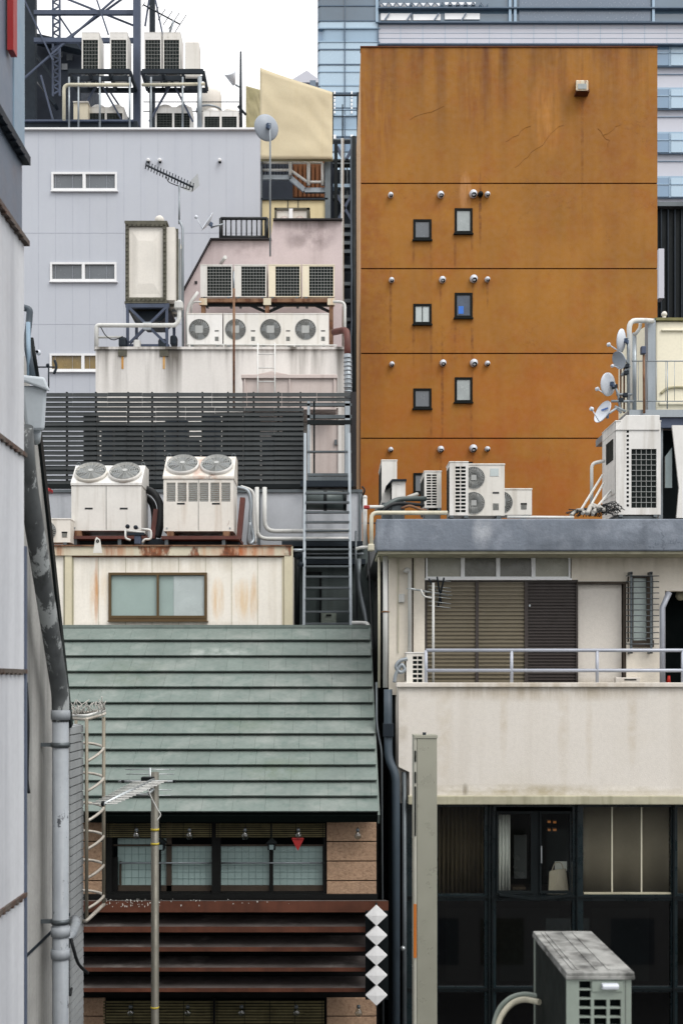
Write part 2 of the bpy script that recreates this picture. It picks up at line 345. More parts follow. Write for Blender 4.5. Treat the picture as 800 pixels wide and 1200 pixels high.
mat('shutter_tan', (116, 108, 90), .45, var=.1, streak=.15, sdark=(60,54,44))
mat('shutter_dark', (66, 60, 58), .45, var=.12, streak=.15, spec=0.25)
mat('rail_blue', (172, 177, 188), .4, var=.1, metal=.1)
mat('frost_green', (188, 202, 198), .3, var=.1, spec=.5)
mat('dark_facade', (18, 32, 36), .3, var=.3, vs=1.5, spec=.5)
mat('dark_side', (30,36,38), .8, var=.3, spec=0.05)
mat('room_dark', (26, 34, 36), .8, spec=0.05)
mat('curtain_brown', (118, 104, 88), .85, var=.2)
mat('curtain_greige', (134, 128, 118), .85, var=.12)
mat('curtain_white', (232, 238, 240), .8, var=.08)
mat('bag_white', (196,190,178), .8, var=.15)
mat('stainless', (168,168,154), .34, metal=.35, var=.1, vs=.8, fine=.01, streak=.15, sdark=(140,140,126), sscale=1.2)
mat('sign_orange', (190,110,40), .5)
mat('panel_left', (199, 202, 207), .6, var=.08, vs=1., streak=.5, sdark=(120,124,134), sscale=3, slo=.5)
mat('panel_blue', (98, 110, 126), .45, var=.2, vs=1.2, spec=.5)
mat('panel_blue_dark', (84, 98, 118), .45, var=.2, vs=1.2)
mat('strip_blue', (124, 146, 164), .45)
mat('concrete_grey', (166, 166, 163), .9, var=.25, vs=1.4, fine=.12, streak=.75, sdark=(60,62,60), sscale=3, slo=.46, bump=.3, bscale=30)
mat('siding_grey', (150, 154, 156), .6, var=.25, streak=.4, sdark=(50,54,56))
mat('hopper_blue', (186, 195, 202), .5, var=.12, streak=.35, sdark=(110,124,134), sscale=6)
mat('dish_white', (200,206,214), .4, var=.06)
mat('dish_grey', (150,158,168), .45, var=.1)
mat('bracket_blue', (60,78,104), .5)
mat('cage_metal', (178, 172, 162), .5, metal=.35, var=.25, chip=.8, chipcol=(210,208,200))
mat('alu', (170,176,178), .35, metal=.7, var=.1)
mat('yellow_clip', (190,170,60), .5)
mat('asphalt', (.05,.05,.052), .9, var=.2, vs=.5, bump=.2)
mat('opposite_wall', (.22,.22,.22), .8, var=.1, vs=.4)
mat('roof_felt', (96,98,100), .9, var=.2)
mat('logo_blue', (70,110,180), .5)
mat('cone_red', (190,44,30), .5)
mat('billboard_dark', (42,48,58), .6, var=.3, streak=.3, sdark=(24,28,34), spec=0.15)
glass('clear_glass', (242,242,238))
glass('dark_glass', (226,228,224), refl=1.0)
lamp('warm_light', (216,144,80), .2)
mat('galv_par', (178, 182, 188), .5, metal=.15, var=.15, vs=1, streak=.4, sdark=(84,90,98), sscale=3)
mat('concrete_dark', (88,98,98), .85, var=.3, vs=1.5, streak=.6, sdark=(36,42,42), sscale=4, bump=.2, bscale=30)
mat('door_dark', (70,82,82), .6, var=.2)
mat('duct_dark', (70,80,80), .4, var=.3, metal=.2, streak=.3)
mat('prefab_post', (206,198,172), .6, var=.12, streak=.35, sdark=(120,104,70), rust=.6, rlo=.64)
mat('pane_green2', (150, 168, 164), .4, var=.12, vs=2, fine=.02)
mat('rust_soft', (206,160,90), .85, var=.25, vs=9, streak=.7, sdark=(222,206,178), sscale=14)
glass('win_clear', (190,205,202), refl=.8)
OPP_H = 9.0
SUN = 1.0; EXPO = 0.35
mat('pole_metal', (112, 110, 102), .5, metal=.5, var=.2, streak=.4, sdark=(70,68,56))
mat('pane_dim', (146, 146, 132), .25, var=.15, vs=3, spec=.6)
mat('pane_dim2', (92, 93, 84), .25, var=.15, vs=3, spec=.6)
mat('sign_edge', (176,176,164), .5, var=.2)
mat('corner_blue', (80, 90, 108), .5, var=.2, streak=.4)
glass('win_clear2', (170,190,190), refl=1.0)
glass('deep_glass', (140,152,154), refl=2.2)
glass('bulb_glass', (225,232,232), refl=2.5)
mat('orange_run', (126, 80, 28), .85, var=.1)
mat('seam_metal', (92,84,78), .7, var=.4, vs=6, rust=.6, rscale=8, rlo=.5, rcol=(84,52,38))
mat('fan_grey', (74,80,80), .6, var=.2)
mat('shoji_line', (116,138,136), .5, fine=0)
mat('cage_dark', (136,130,116), .5, metal=.3, var=.2)
mat('moss_dim', (176,170,140), .7, var=.2)  # dimmed cream, the shading of the cistern arch put into its colour
# ------------------------------------------------------------------ assets, built in local coordinates: base centre at the origin, front at y=0 facing -y
def shell(m, w, h, d, z0=0):
    a, b = -w/2, w/2
    v = [(a,0,z0),(b,0,z0),(b,d,z0),(a,d,z0),(a,0,h),(b,0,h),(b,d,h),(a,d,h)]
    return m.add(v, [(0,3,2,1),(4,5,6,7),(1,2,6,5),(2,3,7,6),(3,0,4,7)])
def fan_guard(t, cx, cz, r, y, mat='wire_grey', spokes=26, rings=4, hub=.22, square=True, hs=.36):
    m = MB()
    m.ring((cx,y,cz), r*.98, r*.035, n=28, m=5)
    for k in range(rings): m.ring((cx,y,cz), r*(.42 + .5*(k+.5)/rings), r*.02, n=24, m=4)
    for k in range(spokes):
        a = 2*pi*k/spokes; a2 = a + .35
        m.tube([(cx+cos(a)*r*hub, y, cz+sin(a)*r*hub), (cx+cos((a+a2)/2+.02)*r*.66, y-.004, cz+sin((a+a2)/2+.02)*r*.66), (cx+cos(a2)*r*.97, y, cz+sin(a2)*r*.97)], r*.026, 4)
    if square: m.box(cx-r*hs, cx+r*hs, y-.012, y-.002, cz-r*hs, cz+r*hs)
    else: m.lathe([(r*.3,0),(r*.3,.012)], (cx,y-.012,cz), (0,1,0), 16)
    m.build('fan_guard', 'ac_white' if False else mat, t)
    f = MB(); 
    f.lathe([(r*.2,0),(r*.2,.05)], (cx,y+.04,cz), (0,1,0), 14)
    for k in range(3):
        a = 2*pi*k/3 + .4; pts = []
        for rr, da in ((.18,0),(.9,-.1),(.95,.7),(.5,.85),(.18,.6)): pts.append((cx+cos(a+da)*r*rr, cz+sin(a+da)*r*rr))
        f.prism(pts, y+.06, y+.068)
    f.build('fan', 'galv', t)
def ac_fan(name, label, w, h, d, nf=1, m_='ac_white', group='wall-white fan condensers', left=True, slots=False):
    t = thing(name, label, 'air conditioner', (0,0,0), group)
    m = MB(); shell(m, w, h, d, .05)
    fz = min(w*.68, h/nf*1.0); sg = 1 if left else -1
    xa, xb = (-w/2, -w/2+fz) if left else (w/2-fz, w/2)
    r = min(fz, (h-.05)/nf)*.44
    hh = (h-.05)/nf
    for i in range(nf): m.holeplate(xa, xb, .05+hh*i, .05+hh*(i+1), 0, (xa+xb)/2, .05+hh*(i+.5), r, .09)
    o0, o1 = (xb, w/2) if left else (-w/2, xa)
    m.add([(o0,0,.05),(o1,0,.05),(o1,0,h),(o0,0,h)], [(0,1,2,3)])
    m.build('casing', m_, t)
    v = MB()
    for i in range(nf): v.lathe([(r*1.02,0),(r*1.02,.01)], ((xa+xb)/2,.085,.05+hh*(i+.5)), (0,1,0), 20)
    v.build('fan_well', 'dark_coil', t)
    for i in range(nf): fan_guard(t, (xa+xb)/2, .05+hh*(i+.5), r, -.006, hs=.36 if nf == 1 else .24, rings=4 if nf == 1 else 6, spokes=26 if nf == 1 else 34)
    l = MB(); l.box(-w/2-.008, w/2+.008, -.01, d+.008, h-.0, h+.025); l.build('top_panel', m_, t, bevel=.006)
    c = (o0+o1)/2; q = MB(); q.box(c-.05, c+.05, -.006, .004, h*.47, h*.47+.025); q.build('nameplate', 'nameplate', t)
    g = MB()
    for k in range(6): g.box(c-.045, c+.045, -.006, .003, .14+k*.018, .15+k*.018)
    g.build('vent', 'wire_dark', t)
    for sx in (-1, 1):
        f = MB(); f.box(sx*w*.36-.03, sx*w*.36+.03, -.02, d+.02, 0, .05); f.build('foot', 'galv_dark', t)
    return t
def ac_coil(name, label, w, h, d, m_='ac_white', group=None, nx=8, nz=14, mg=(.2,.06,.06,.06), wire='wire_dark', slots=False):
    # a condenser seen from its coil side: mg = margins left, right, bottom, top
    t = thing(name, label, 'air conditioner', (0,0,0), group)
    l, r, b, tp = mg; x0, x1, z0, z1 = -w/2+l, w/2-r, b+.04, h-tp
    m = MB(); shell(m, w, h, d, .04); m.panel(-w/2, w/2, .04, h, 0, .03, [(x0,x1,z0,z1)], back=False)
    if slots:
        for s in (-1, 1): m.box(s*w*.2-.06, s*w*.2+.06, -.004, .002, h-tp*.62, h-tp*.4)
    m.build('casing', m_, t)
    c = MB(); c.box(x0-.01, x1+.01, .03, .05, z0-.01, z1+.01); c.build('coil', 'dark_coil', t)
    g = MB()
    for i in range(1, nx): g.box(x0+(x1-x0)*i/nx-.0035, x0+(x1-x0)*i/nx+.0035, .012, .02, z0, z1)
    for i in range(1, nz): g.box(x0, x1, .004, .011, z0+(z1-z0)*i/nz-.0035, z0+(z1-z0)*i/nz+.0035)
    g.build('coil_guard', wire, t)
    tpn = MB(); tpn.box(-w/2-.008, w/2+.008, -.008, d+.006, h, h+.02); tpn.build('top_panel', m_, t, bevel=.005)
    for sx in (-1, 1):
        f = MB(); f.box(sx*w*.38-.03, sx*w*.38+.03, -.01, d+.01, 0, .04); f.build('foot', 'galv_dark', t)
    return t
def ac_slots(name, label, w, h, d, cols, rows, m_='ac_white', group=None, mg=(.06,.06,.05,.05), side_fans=False):
    t = thing(name, label, 'air conditioner', (0,0,0), group)
    l, r, b, tp = mg; x0, x1, z0, z1 = -w/2+l, w/2-r, b+.04, h-tp
    hs = []
    for i in range(cols):
        for k in range(rows):
            cw, ch = (x1-x0)/cols, (z1-z0)/rows
            hs.append((x0+cw*i+cw*.08, x0+cw*(i+1)-cw*.08, z0+ch*k+ch*.16, z0+ch*(k+1)-ch*.16))
    m = MB(); shell(m, w, h, d, .04); m.panel(-w/2, w/2, .04, h, 0, .02, hs, back=False); m.build('casing', m_, t)
    c = MB(); c.box(x0, x1, .022, .04, z0, z1); c.build('coil', 'dark_coil', t)
    tpn = MB(); tpn.box(-w/2-.008, w/2+.008, -.008, d+.006, h, h+.02); tpn.build('top_panel', m_, t, bevel=.006)
    s = MB(); s.box(-w/2-.004, -w/2+.002, .05, d-.05, .1, h-.06); s.build('side_coil', 'dark_coil', t)
    for sx in (-1, 1):
        f = MB(); f.box(sx*w*.38-.03, sx*w*.38+.03, -.01, d+.01, 0, .04); f.build('foot', 'galv_dark', t)
    return t
def chiller(name, label, w, h, d, louvres=0, m_='ac_white', rusty=False):
    # cabinet with a sloping fan deck: front sheet to hb, then the deck leans back to h
    t = thing(name, label, 'air conditioner', (0,0,0), 'twin-fan rooftop chillers')
    hb, lean = h*.69, h*.30
    m = MB(); hs = []
    if louvres:
        lw = (w*.94)/louvres
        for i in range(louvres): hs.append((-w*.47+lw*i+lw*.1, -w*.47+lw*(i+1)-lw*.1, hb*.60, hb*.92))
    m.panel(-w/2, w/2, .1, hb-.02, 0, .03, hs, back=False)
    m.prism([(.0301,.1),(.0301,hb-.02),(d,hb-.02),(d,.1)], -w/2, w/2, 'x')
    m.build('cabinet', m_, t, bevel=.004)
    k = MB(); k.prism([(-.02,hb-.018),(-.02,hb+.03),(lean,h),(d,h),(d,hb-.018)], -w/2-.01, w/2+.01, 'x'); k.build('fan_deck', 'ac_rusty' if rusty else m_, t, bevel=.006)
    if louvres:
        lo = MB()
        for a, b, z0, z1 in hs:
            for i in range(9):
                z = z0 + (z1-z0)*(i+.5)/9; lo.hexa([(a,.005,z-.012),(b,.005,z-.012),(b,.026,z),(a,.026,z),(a,.005,z-.008),(b,.005,z-.008),(b,.026,z+.006),(a,.026,z+.006)])
        lo.build('louvre', 'wire_grey', t)
    n = Vector((0, -(h-hb-.03), lean+.02)).normalized(); 
    u = Vector((0, lean+.02, h-hb-.03)).normalized()
    for sx in (-1, 1):
        c = Vector((sx*w*.245, (lean-.02)/2, (hb+.03+h)/2)); r = w*.222
        a = MB()
        a.lathe([(r*1.06,-.01),(r*1.06,.05),(r*1.0,.07),(r*.96,.07),(r*.96,-.01)], c, n, 32); ro = a.build('fan_ring', 'ac_white', t)
        b = MB(); b.lathe([(r*.95,.0),(r*.95,.02)], c, n, 28); b.build('fan_well', 'fan_grey', t)
        e1 = Vector((1,0,0)); f = MB()
        for q in range(5):
            a0 = 2*pi*q/5 + sx
            pt = [c + n*.035 + (e1*cos(a0+da) + u*sin(a0+da))*r*rr for rr, da in ((.15,0),(.85,-.15),(.88,.55),(.15,.7))]
            f.add(pt + [p + n*.008 for p in pt], [(0,1,2,3),(7,6,5,4),(0,4,5,1),(1,5,6,2),(2,6,7,3),(3,7,4,0)])
        f.build('fan', 'galv', t)
        g = MB(); cc = c + n*.075
        for q in range(8):
            rr = r*(.2+.78*q/7); g.tube([cc + (e1*cos(2*pi*j/26) + u*sin(2*pi*j/26))*rr for j in range(26)], .0065, 4, True)
        for q in range(16):
            a0 = 2*pi*q/16; g.tube([cc + (e1*cos(a0)+u*sin(a0))*r*.12, cc + (e1*cos(a0)+u*sin(a0))*r*.98], .006, 4)
        g.lathe([(r*.16,0),(r*.16,.015)], cc, n, 14); g.build('fan_guard', 'wire_grey', t)
    for sx in (-1, 1):
        p = MB(); p.box(sx*w*.25-.07, sx*w*.25+.07, -.005, .0, hb*.52 if not louvres else hb*.55, (hb*.52 if not louvres else hb*.55)+.03); p.build('nameplate', 'nameplate', t)
        p = MB(); p.box(sx*w*.45-.012, sx*w*.45+.012, -.012, .0, hb*.04+.1, hb*.04+.125); p.build('latch', 'galv', t)
        b = MB(); b.box(sx*w*.4-.06, sx*w*.4+.06, -.03, d+.02, 0, .1); b.build('base_rail', 'rusty', t)
    s = MB(); s.box(-.004, .004, -.004, .0, .12, hb-.03); s.build('door_seam', 'wire_dark', t)
    lug = MB()
    for sx in (-1, 1): lug.ring((sx*w*.47, lean+.03, h+.03), .03, .008, n=12, m=5)
    lug.build('lifting_lug', 'galv_dark', t)
    return t
def dish(name, label, c, r, ax, pole=None, m_='dish_white', arm_drop=.5, group='satellite dishes', back=True, logo=False):
    c = Vector(c); ax = Vector(ax).normalized()
    t = thing(name, label, 'satellite dish', c, group)
    pr = [(r*i/8, .28*r*(i/8)**2) for i in range(9)]; th = .012
    prof = pr + [(r*1.01, .28*r+.004)] + [(a, b-th) for a, b in reversed(pr)]
    m = MB(); m.lathe(prof, c, ax, 32); m.build('reflector', m_, t)
    dn = (Vector((0,0,-1)) - ax*(-ax.z)).normalized()
    f = c + ax*r*1.35 + dn*r*.3
    a = MB(); a.tube([c + dn*r*.95 + ax*.24*r, f], r*.05, 6); a.build('feed_arm', 'dish_white', t)
    l = MB(); l.lathe([(r*.1,-r*.16),(r*.17,-r*.12),(r*.17,r*.1),(r*.1,r*.16)], f, (c + ax*.1*r - f), 12); l.build('receiver', 'dish_white', t)
    b = MB(); k = c - ax*.1*r
    b.bar(c - ax*.01, c - ax*.34*r, r*.3, r*.34); b.bar(c - ax*.3*r, c - ax*.3*r + Vector((0,0,-r*.3)), r*.16, r*.3); b.build('bracket', 'bracket_blue', t)
    if logo:
        s = ax.cross(dn).normalized(); q = c + ax*(.014+.28*r*.3) - dn*r*.3
        g = MB(); g.bar(q - s*r*.42, q + s*r*.42, .012, r*.12); g.build('logo_mark', 'logo_blue', t)
    if pole:
        p = MB(); p.tube([c - ax*.36*r + Vector((0,0,.1*r))] + list(pole), r*.07 if r*.07 > .02 else .02, 10); p.build('pole', 'galv', t)
    return t
def rods(m, c, d, half, r): m.tube([Vector(c) - Vector(d)*half, Vector(c) + Vector(d)*half], r, 5)
def pipe(name, label, pts, r, m_='pipe_white', bend=.12, group=None, cat='pipe', n=10, clips=()):
    m = MB(); pts = [Vector(p) for p in pts]; m.tube(elbow(pts, bend) if bend else pts, r, n)
    o = m.build(name, m_); tag(o, label, cat, group)
    for k, p in enumerate(clips):
        c = MB(); p = Vector(p); c.lathe([(r*1.25,-r*.3),(r*1.25,r*.3)], p, (0,0,1), 12); c.box(p.x-r*1.6, p.x+r*1.6, p.y, p.y+r*2.2, p.z-r*.2, p.z+r*.2); c.build('pipe_clip', 'rusty', o)
    return o
def cable(name, label, pts, r, m_='hose_black', cat='cable', group=None):
    m = MB(); m.tube(curve_pts(pts, 6), r, 6); return tag(m.build(name, m_), label, cat, group)
def lightbulb(p, s, label, group, drop):
    t = thing('hanging_lightbulb', label, 'light bulb', p, group); p = Vector(p)
    m = MB(); m.tube([p + Vector((0,0,drop)), p + Vector((0,0,s*.9))], s*.06, 5); m.build('cord', 'hose_black', t)
    m = MB(); m.lathe([(s*.2,s*.55),(s*.24,s*.6),(s*.24,s*.9),(s*.1,s*1.0)], p, (0,0,1), 12); m.build('socket', 'galv_dark', t)
    m = MB(); m.lathe([(.0,-s*.55),(s*.3,-s*.5),(s*.5,-s*.2),(s*.5,.02*s),(s*.3,s*.4),(s*.2,s*.58)], p, (0,0,1), 16); m.build('bulb', 'bulb_glass', t)
    return t
def railing(name, label, p0, p1, h, posts, rails, r, m_, bars=0, group=None):
    p0, p1 = Vector(p0), Vector(p1); t = thing(name, label, 'railing', p0, group); U = Vector((0,0,1))
    for k, f in enumerate(rails):
        m = MB(); m.tube([p0 + U*h*f, p1 + U*h*f], r, 8); m.build('rail', m_, t)
    for k in range(posts):
        q = p0.lerp(p1, k/(posts-1)); m = MB(); m.tube([q, q + U*h], r*.95, 8); m.build('post', m_, t)
    for k in range(1, bars):
        q = p0.lerp(p1, k/bars); m = MB(); m.tube([q + U*h*min(rails), q + U*h*max(rails)], r*.45, 5); m.build('baluster', m_, t)
    return t
def window(parent, x0, y0, x1, y1, D, t=.08, fr=2., frame='win_frame_dark', panes=1, pane='pane_grey', sill=True, mull=1.6, label=None, proud=.0):
    # frame with openings and one pane mesh; D is the face of the frame
    w = MB(); step = (x1-x0-2*fr)/panes; hs = []
    for i in range(panes): hs.append((x0+fr+step*i+(mull/2 if i else 0), y0+fr, x0+fr+step*(i+1)-(mull/2 if i < panes-1 else 0), y1-fr))
    w.ppanel(x0, y0, x1, y1, D, t, hs); wo = w.build('window', frame, parent, label=label)
    ps = pane if isinstance(pane, (list, tuple)) else [pane]*panes
    groups = {}
    for h, p in zip(hs, ps): groups.setdefault(p, []).append(h)
    for p, hh in groups.items():
        for a,b,c,d in hh:
            g = MB(); Dp = D + t*.45; g.box(X(a-.3,D), X(c+.3,D), Dp, Dp+.012, Z(d+.3,D), Z(b-.3,D)); g.build('pane', p, wo)
    if sill:
        s = MB(); s.rect(x0-1, y1, x1+1, y1+1.2, D-.05, t+.05); s.build('sill', frame, wo)
    return wo
# ------------------------------------------------------------------ setting
g = MB(); g.box(-400, 400, -60, 900, -.3, 0); g.build('street', 'asphalt', kind='structure')['label'] = 'dark asphalt street between the buildings'
op = thing('added_unseen_block', 'unseen grey block behind the camera, added to darken the window reflections', 'building', (0,-2.5,0))
m = MB(); m.box(-25, 25, -14, -2.5, 0, OPP_H); m.build('wall', 'opposite_wall', op)  # unseen building, put in so the lower windows reflect something dark
for i in range(12):
    for k in range(3):
        x0 = -12+2.1*i; z0 = .9+2.9*k; m = MB(); m.box(x0, x0+1.4, -2.52, -2.49, z0, z0+1.5); m.build('window', ('pane_white','pane_dim2','pane_grey')[(i*5+k*3) % 3], op)  # windows added to give those reflections some structure

# ------------------------------------------------------------------ glass tower, far behind
D = 90.; tw = thing('glass_tower', 'blue glass office tower with white bands rising behind the orange building', 'building', (X(372,D), D, 0))
m = MB(); m.box(X(376,D), X(1010,D), D+.6, D+28, 0, Z(-60,D)); m.build('body', 'tower_clad', tw)
m = MB(); m.box(X(372,D), X(443,D), D+.25, D+8, 0, Z(-60,D)); m.build('glazing', 'tower_glass', tw)
def corner_band(y0, y1, inset, name, matn, D=90., x0=372, x1=443, rnd_=10):
    # band with a rounded left corner
    r = S(rnd_, D); a = X(x0,D)+S(inset,D); b = X(x1,D); yf = D + S(inset,D)
    poly = [(b, yf)] + [(a + r - r*sin(t*pi/2/6), yf + r - r*cos(t*pi/2/6)) for t in range(7)] + [(a, D+8), (b, D+8)]
    m = MB(); m.prism(poly, Z(y1,D), Z(y0,D), 'z'); m.build(name, matn, tw)
per = 51.2
for k in range(-1, 6):
    o = 24 + per*k
    if k == 0:
        corner_band(o, o+8, 1, 'glazing', 'tower_pale', rnd_=3); corner_band(o+8, o+24, 2, 'glazing', 'tower_slab', rnd_=9)
    elif k % 2 == 1: corner_band(o, o+8, 1, 'glazing', 'tower_pale', rnd_=3); corner_band(o+8, o+24, 1, 'glazing', 'tower_pale', rnd_=3)
    else: corner_band(o, o+8, 1, 'glazing', 'tower_pale', rnd_=3); corner_band(o+8, o+24, 2, 'glazing', 'tower_slab', rnd_=9)
    corner_band(o+24, o+33, 1, 'glazing', 'tower_pale' if k >= 0 else 'tower_dark', rnd_=3)
    corner_band(o+33, o+51, 1, 'glazing', rnd_=3, matn= 'tower_glass' if k >= 2 else 'tower_pale' if k >= 0 else 'tower_dark')
    for yy, mm in ((o-.5,'tower_mullion'), (o+8,'tower_slab'), (o+24,'tower_slab'), (o+33,'tower_mullion')):
        corner_band(yy-.7, yy+.7, .3, 'ledge', mm, x1=445, rnd_=2)
for xx in (404, 443):
    m = MB(); m.box(X(xx-.5,D), X(xx+.5,D), D-.05, D+.3, 0, Z(-60,D)); m.build('mullion', 'tower_mullion', tw)
m = MB()
for xx in (392, 412):
    for k in range(6):
        m.box(X(xx-.9,D), X(xx+.9,D), D-.1, D-.02, Z(107+4.6*k+3.2,D), Z(107+4.6*k,D))
    m.box(X(xx-1.5,D), X(xx+1.5,D), D-.1, D-.02, Z(163,D), Z(158,D))
m.build('frit_dots', 'white_bright', tw)
# top storey with roof trusses seen through the glass
m = MB(); m.box(X(443,D), X(1005,D), D+.2, D+.5, Z(24,D), Z(-60,D)); m.build('glazing', 'tower_dark', tw)
m = MB()
for a, b, y0, y1 in ((426,440,1,4),(426,440,8.5,9.5),(426,440,15,23),(446,480,3,7),(483,515,3,7),(446,481,15,23),(484,516,16,23),(446,480,9,10),(484,515,9,10),(521,557,2,5),(521,562,15,22),(391,420,16,19)):
    m.rect(a, y0, b, y1, D+.1, .05)
m.build('sky_reflection', 'white_bright', tw)  # white rectangles painted on as sky reflections in the glass
m = MB()
for x0 in range(446, 570, 9):
    m.bar(P(x0,2,D), P(x0+5,8,D), .08, .08); m.bar(P(x0+5,8,D), P(x0+9,2,D), .08, .08)
for x0 in (450, 476, 508, 540): m.bar(P(x0,24,D), P(x0+6,15,D), .1, .1)
m.build('roof_truss', 'tower_grey', tw)
m = MB(); m.rect(608, -60, 762, 24, D+.05, .1); m.build('glazing', 'tower_grey', tw)
for x0 in (441, 597, 603, 765):
    m = MB(); m.rect(x0-1, -60, x0+2, 25, D-.1, .3); m.build('mullion', 'tower_slab', tw)
for yy in (25, 8, 50.5):
    m = MB(); m.rect(443, yy-.6, 1005, yy+.8, D-.2, .7); m.build('ledge', 'tower_mullion', tw)
m = MB(); m.rect(443.5, 26, 1005, 50, D+.1, .45); m.build('band', 'tower_clad', tw)
m = MB()
for k in range(14): m.rect(443+26*k, 26, 443.4+26*k, 50, D+.08, .02)
for yy in (32, 38, 44): m.rect(443, yy, 800, yy+.3, D+.08, .02)
m.build('panel_joint', 'tower_slab', tw)
for y0 in (52, 102, 154, 206, 257):
    m = MB(); m.rect(738, y0, 1000, y0+25, D+.3, .2); w = m.build('window', 'tower_slab', tw)
    m = MB(); m.rect(738, y0+2, 784, y0+24, D+.2, .05); m.build('pane', 'tower_glass', w); m = MB(); m.rect(786, y0+2, 1000, y0+24, D+.2, .05); m.build('pane', 'tower_pale', w)
    m = MB(); m.rect(738, y0+9, 1000, y0+10, D+.15, .05); m.rect(784, y0, 785.5, y0+25, D+.15, .05); m.build('mullion', 'tower_slab', w)
    m = MB(); m.rect(738, y0+34, 1000, y0+34.4, D+.5, .1); m.build('panel_joint', 'tower_slab', tw)

# little gabled building between tarp and tower
D = 70.; o = thing('gabled_building', 'small grey gabled roof peeping over the beige tarp', 'building', (X(362,D), D, 0))
m = MB(); m.box(X(342,D), X(372,D), D, D+6, 0, Z(98,D)); m.build('wall', 'tower_clad', o)
m = MB(); m.prism([(X(340,D),Z(97,D)),(X(359.5,D),Z(85,D)),(X(373,D),Z(95,D)),(X(373,D),Z(99,D)),(X(340,D),Z(99,D))], D-.3, D+6.2, 'y'); m.build('roof', 'tower_clad', o)
m = MB(); m.rect(363, 93.5, 370, 102, D-.31, .02); m.build('window', 'tower_grey', o)

# dark building at the right edge
D = 55.; o = thing('ribbed_building', 'black ribbed building right of the orange wall', 'building', (X(810,D), D, 0))
m = MB(); m.box(X(764,D), X(1000,D), D, D+20, 0, Z(241,D)); m.build('wall', 'black_paint', o)
m = MB()
for k in range(22): m.rect(766+8*k, 243, 767.5+8*k, 700, D-.12, .1)
m.build('rib', 'steel_dark', o)
m = MB(); m.rect(764, 236, 1000, 241, D-.4, 20); m.build('coping', 'galv_dark', o)
m = MB(); m.rect(771.5, 291, 778, 349, D-.9, .6); m.build('duct', 'tower_clad', o)

# ------------------------------------------------------------------ orange building
D = 36.; ob = thing('rendered_building', 'tall blank orange rendered building with tiny dark windows', 'building', (X(596,D), D, 0))
jl = (214.5, 314.5, 414, 513.5, 613, 712, 812)
wins = []
for k in range(5):
    o = 99.2*k; wins += [(484,256.5+o,505.5,280.5+o), (532.5,243.5+o,553.5,273+o)]
hol = [(422, y-.75, 771, y+.75) for y in jl]; hx = [(422.9,)+h[1:2]+(770,)+h[3:] for h in hol]
m = MB(); m.ppanel(422.5, 54, 770, 1175, D, .12, hx + wins); m.build('wall', 'orange_wall', ob)
m = MB(); m.box(X(423.5,D), X(769,D), D+.045, D+.3, 0, Z(55,D))
# body behind with openings left by the windows filled by panes, so a plain block is enough
m.build('joint', 'orange_joint', ob)
m = MB(); m.box(X(422.5,D)+.01, X(770,D)-.01, D+.3, D+9.2, 0, Z(56,D)); m.build('side_wall', 'orange_edge', ob)
m = MB(); m.rect(422, 53.2, 770.6, 54.6, D-.03, .35); m.build('coping', 'stain_dark', ob)
pc = ['pane_grey','pane_pale','pane_white','pane_blue','pane_grey','pane_pale','pane_grey','pane_grey','pane_grey','pane_grey']
for i, (a,b,c,d) in enumerate(wins):
    w = window(ob, a+.2, b+.2, c-.2, d-.2, D-.02, .06, 2.6, 'win_frame_dark', 1, pc[i], sill=False)
    s = MB(); s.rect(a-1, d-.6, c+1, d+.8, D-.1, .09); s.build('sill', 'win_frame_dark', w)
    if i == 3:
        s = MB(); s.rect(537, 358.5, 543, 367.5, D-.005, .008); s.build('blue_sheet', 'sheet_blue', w)
    if i == 2:
        s = MB(); s.rect(494.3, 359, 495.2, 377, D-.005, .008); s.build('mullion', 'win_frame_dark', w)
def vent(px, y, r, dark=False):
    c = P(px, y, D); rr = S(r, D)
    m = MB(); m.lathe([(rr,0),(rr*1.0,.04),(rr*.95,.13),(rr*.6,.19),(.01,.21)], c + Vector((0,0,0)), (0,-1,-.12), 18); v = m.build('vent_hood', 'black_paint' if dark else 'dish_white', ob)
    q = MB(); q.lathe([(rr*.62,0),(rr*.62,.06)], c + Vector((rr*.1,-.13,-rr*.35)), (0,-.75,-.7), 14); q.build('vent_mouth', 'black_void', v)
for k, yb in enumerate((229, 328.5, 427, 527)):
    dx = (0, 1.5, 2, 0)[k]
    vent(457.5+dx*.7, yb, 3.1); vent(516+dx*1.3, yb-.5 + (-1 if k == 2 else 0), 3.9); vent(554+dx*.4, yb-1.5, 4.6); vent(570.5, yb-.8, 3.1)
vent(562.5, 228, 3.2, True)
m = MB()
for pts in (((603,196),(612,188),(618,184),(628,174),(640,163),(652,150),(660,146)), ((592,166),(601,160),(610,153),(622,147)), ((700,150),(706,158),(714,164),(712,172)), ((706,158),(718,152),(727,146)), ((480,140),(492,134),(505,131),(520,124))):
    for (a,b),(d,e_) in zip(pts, pts[1:]):
        ox = rnd(-1,1); mx, my = (a+d)/2+rnd(-1.5,1.5), (b+e_)/2+rnd(-1.5,1.5)
        for p, q in (((a,b),(mx,my)),((mx,my),(d,e_))): m.bar(P(*p,D-.001), P(*q,D-.001), S(rnd(.35,.6),D), .006)
m.build('crack', 'orange_run', ob)
b = thing('wall_lamp_box', 'weathered white box fixed high on the orange wall', 'lamp box', P(682,100,D))
m = MB(); m.hexa([P(674.5,106,D-.42),P(689,106,D-.42),P(689,106,D),P(674.5,106,D),P(674.5,93.5,D-.42),P(689,93.5,D-.42),P(689,93.5,D),P(674.5,93.5,D)]); m.build('housing', 'rusty_cream', b, bevel=.03)
m = MB(); m.rect(677, 97.5, 687, 103.5, D-.44, .02); m.build('lens', 'pane_pale', b)
m = MB(); m.rect(675, 104, 690.5, 107, D-.3, .3); m.build('bracket', 'stain_dark', b)

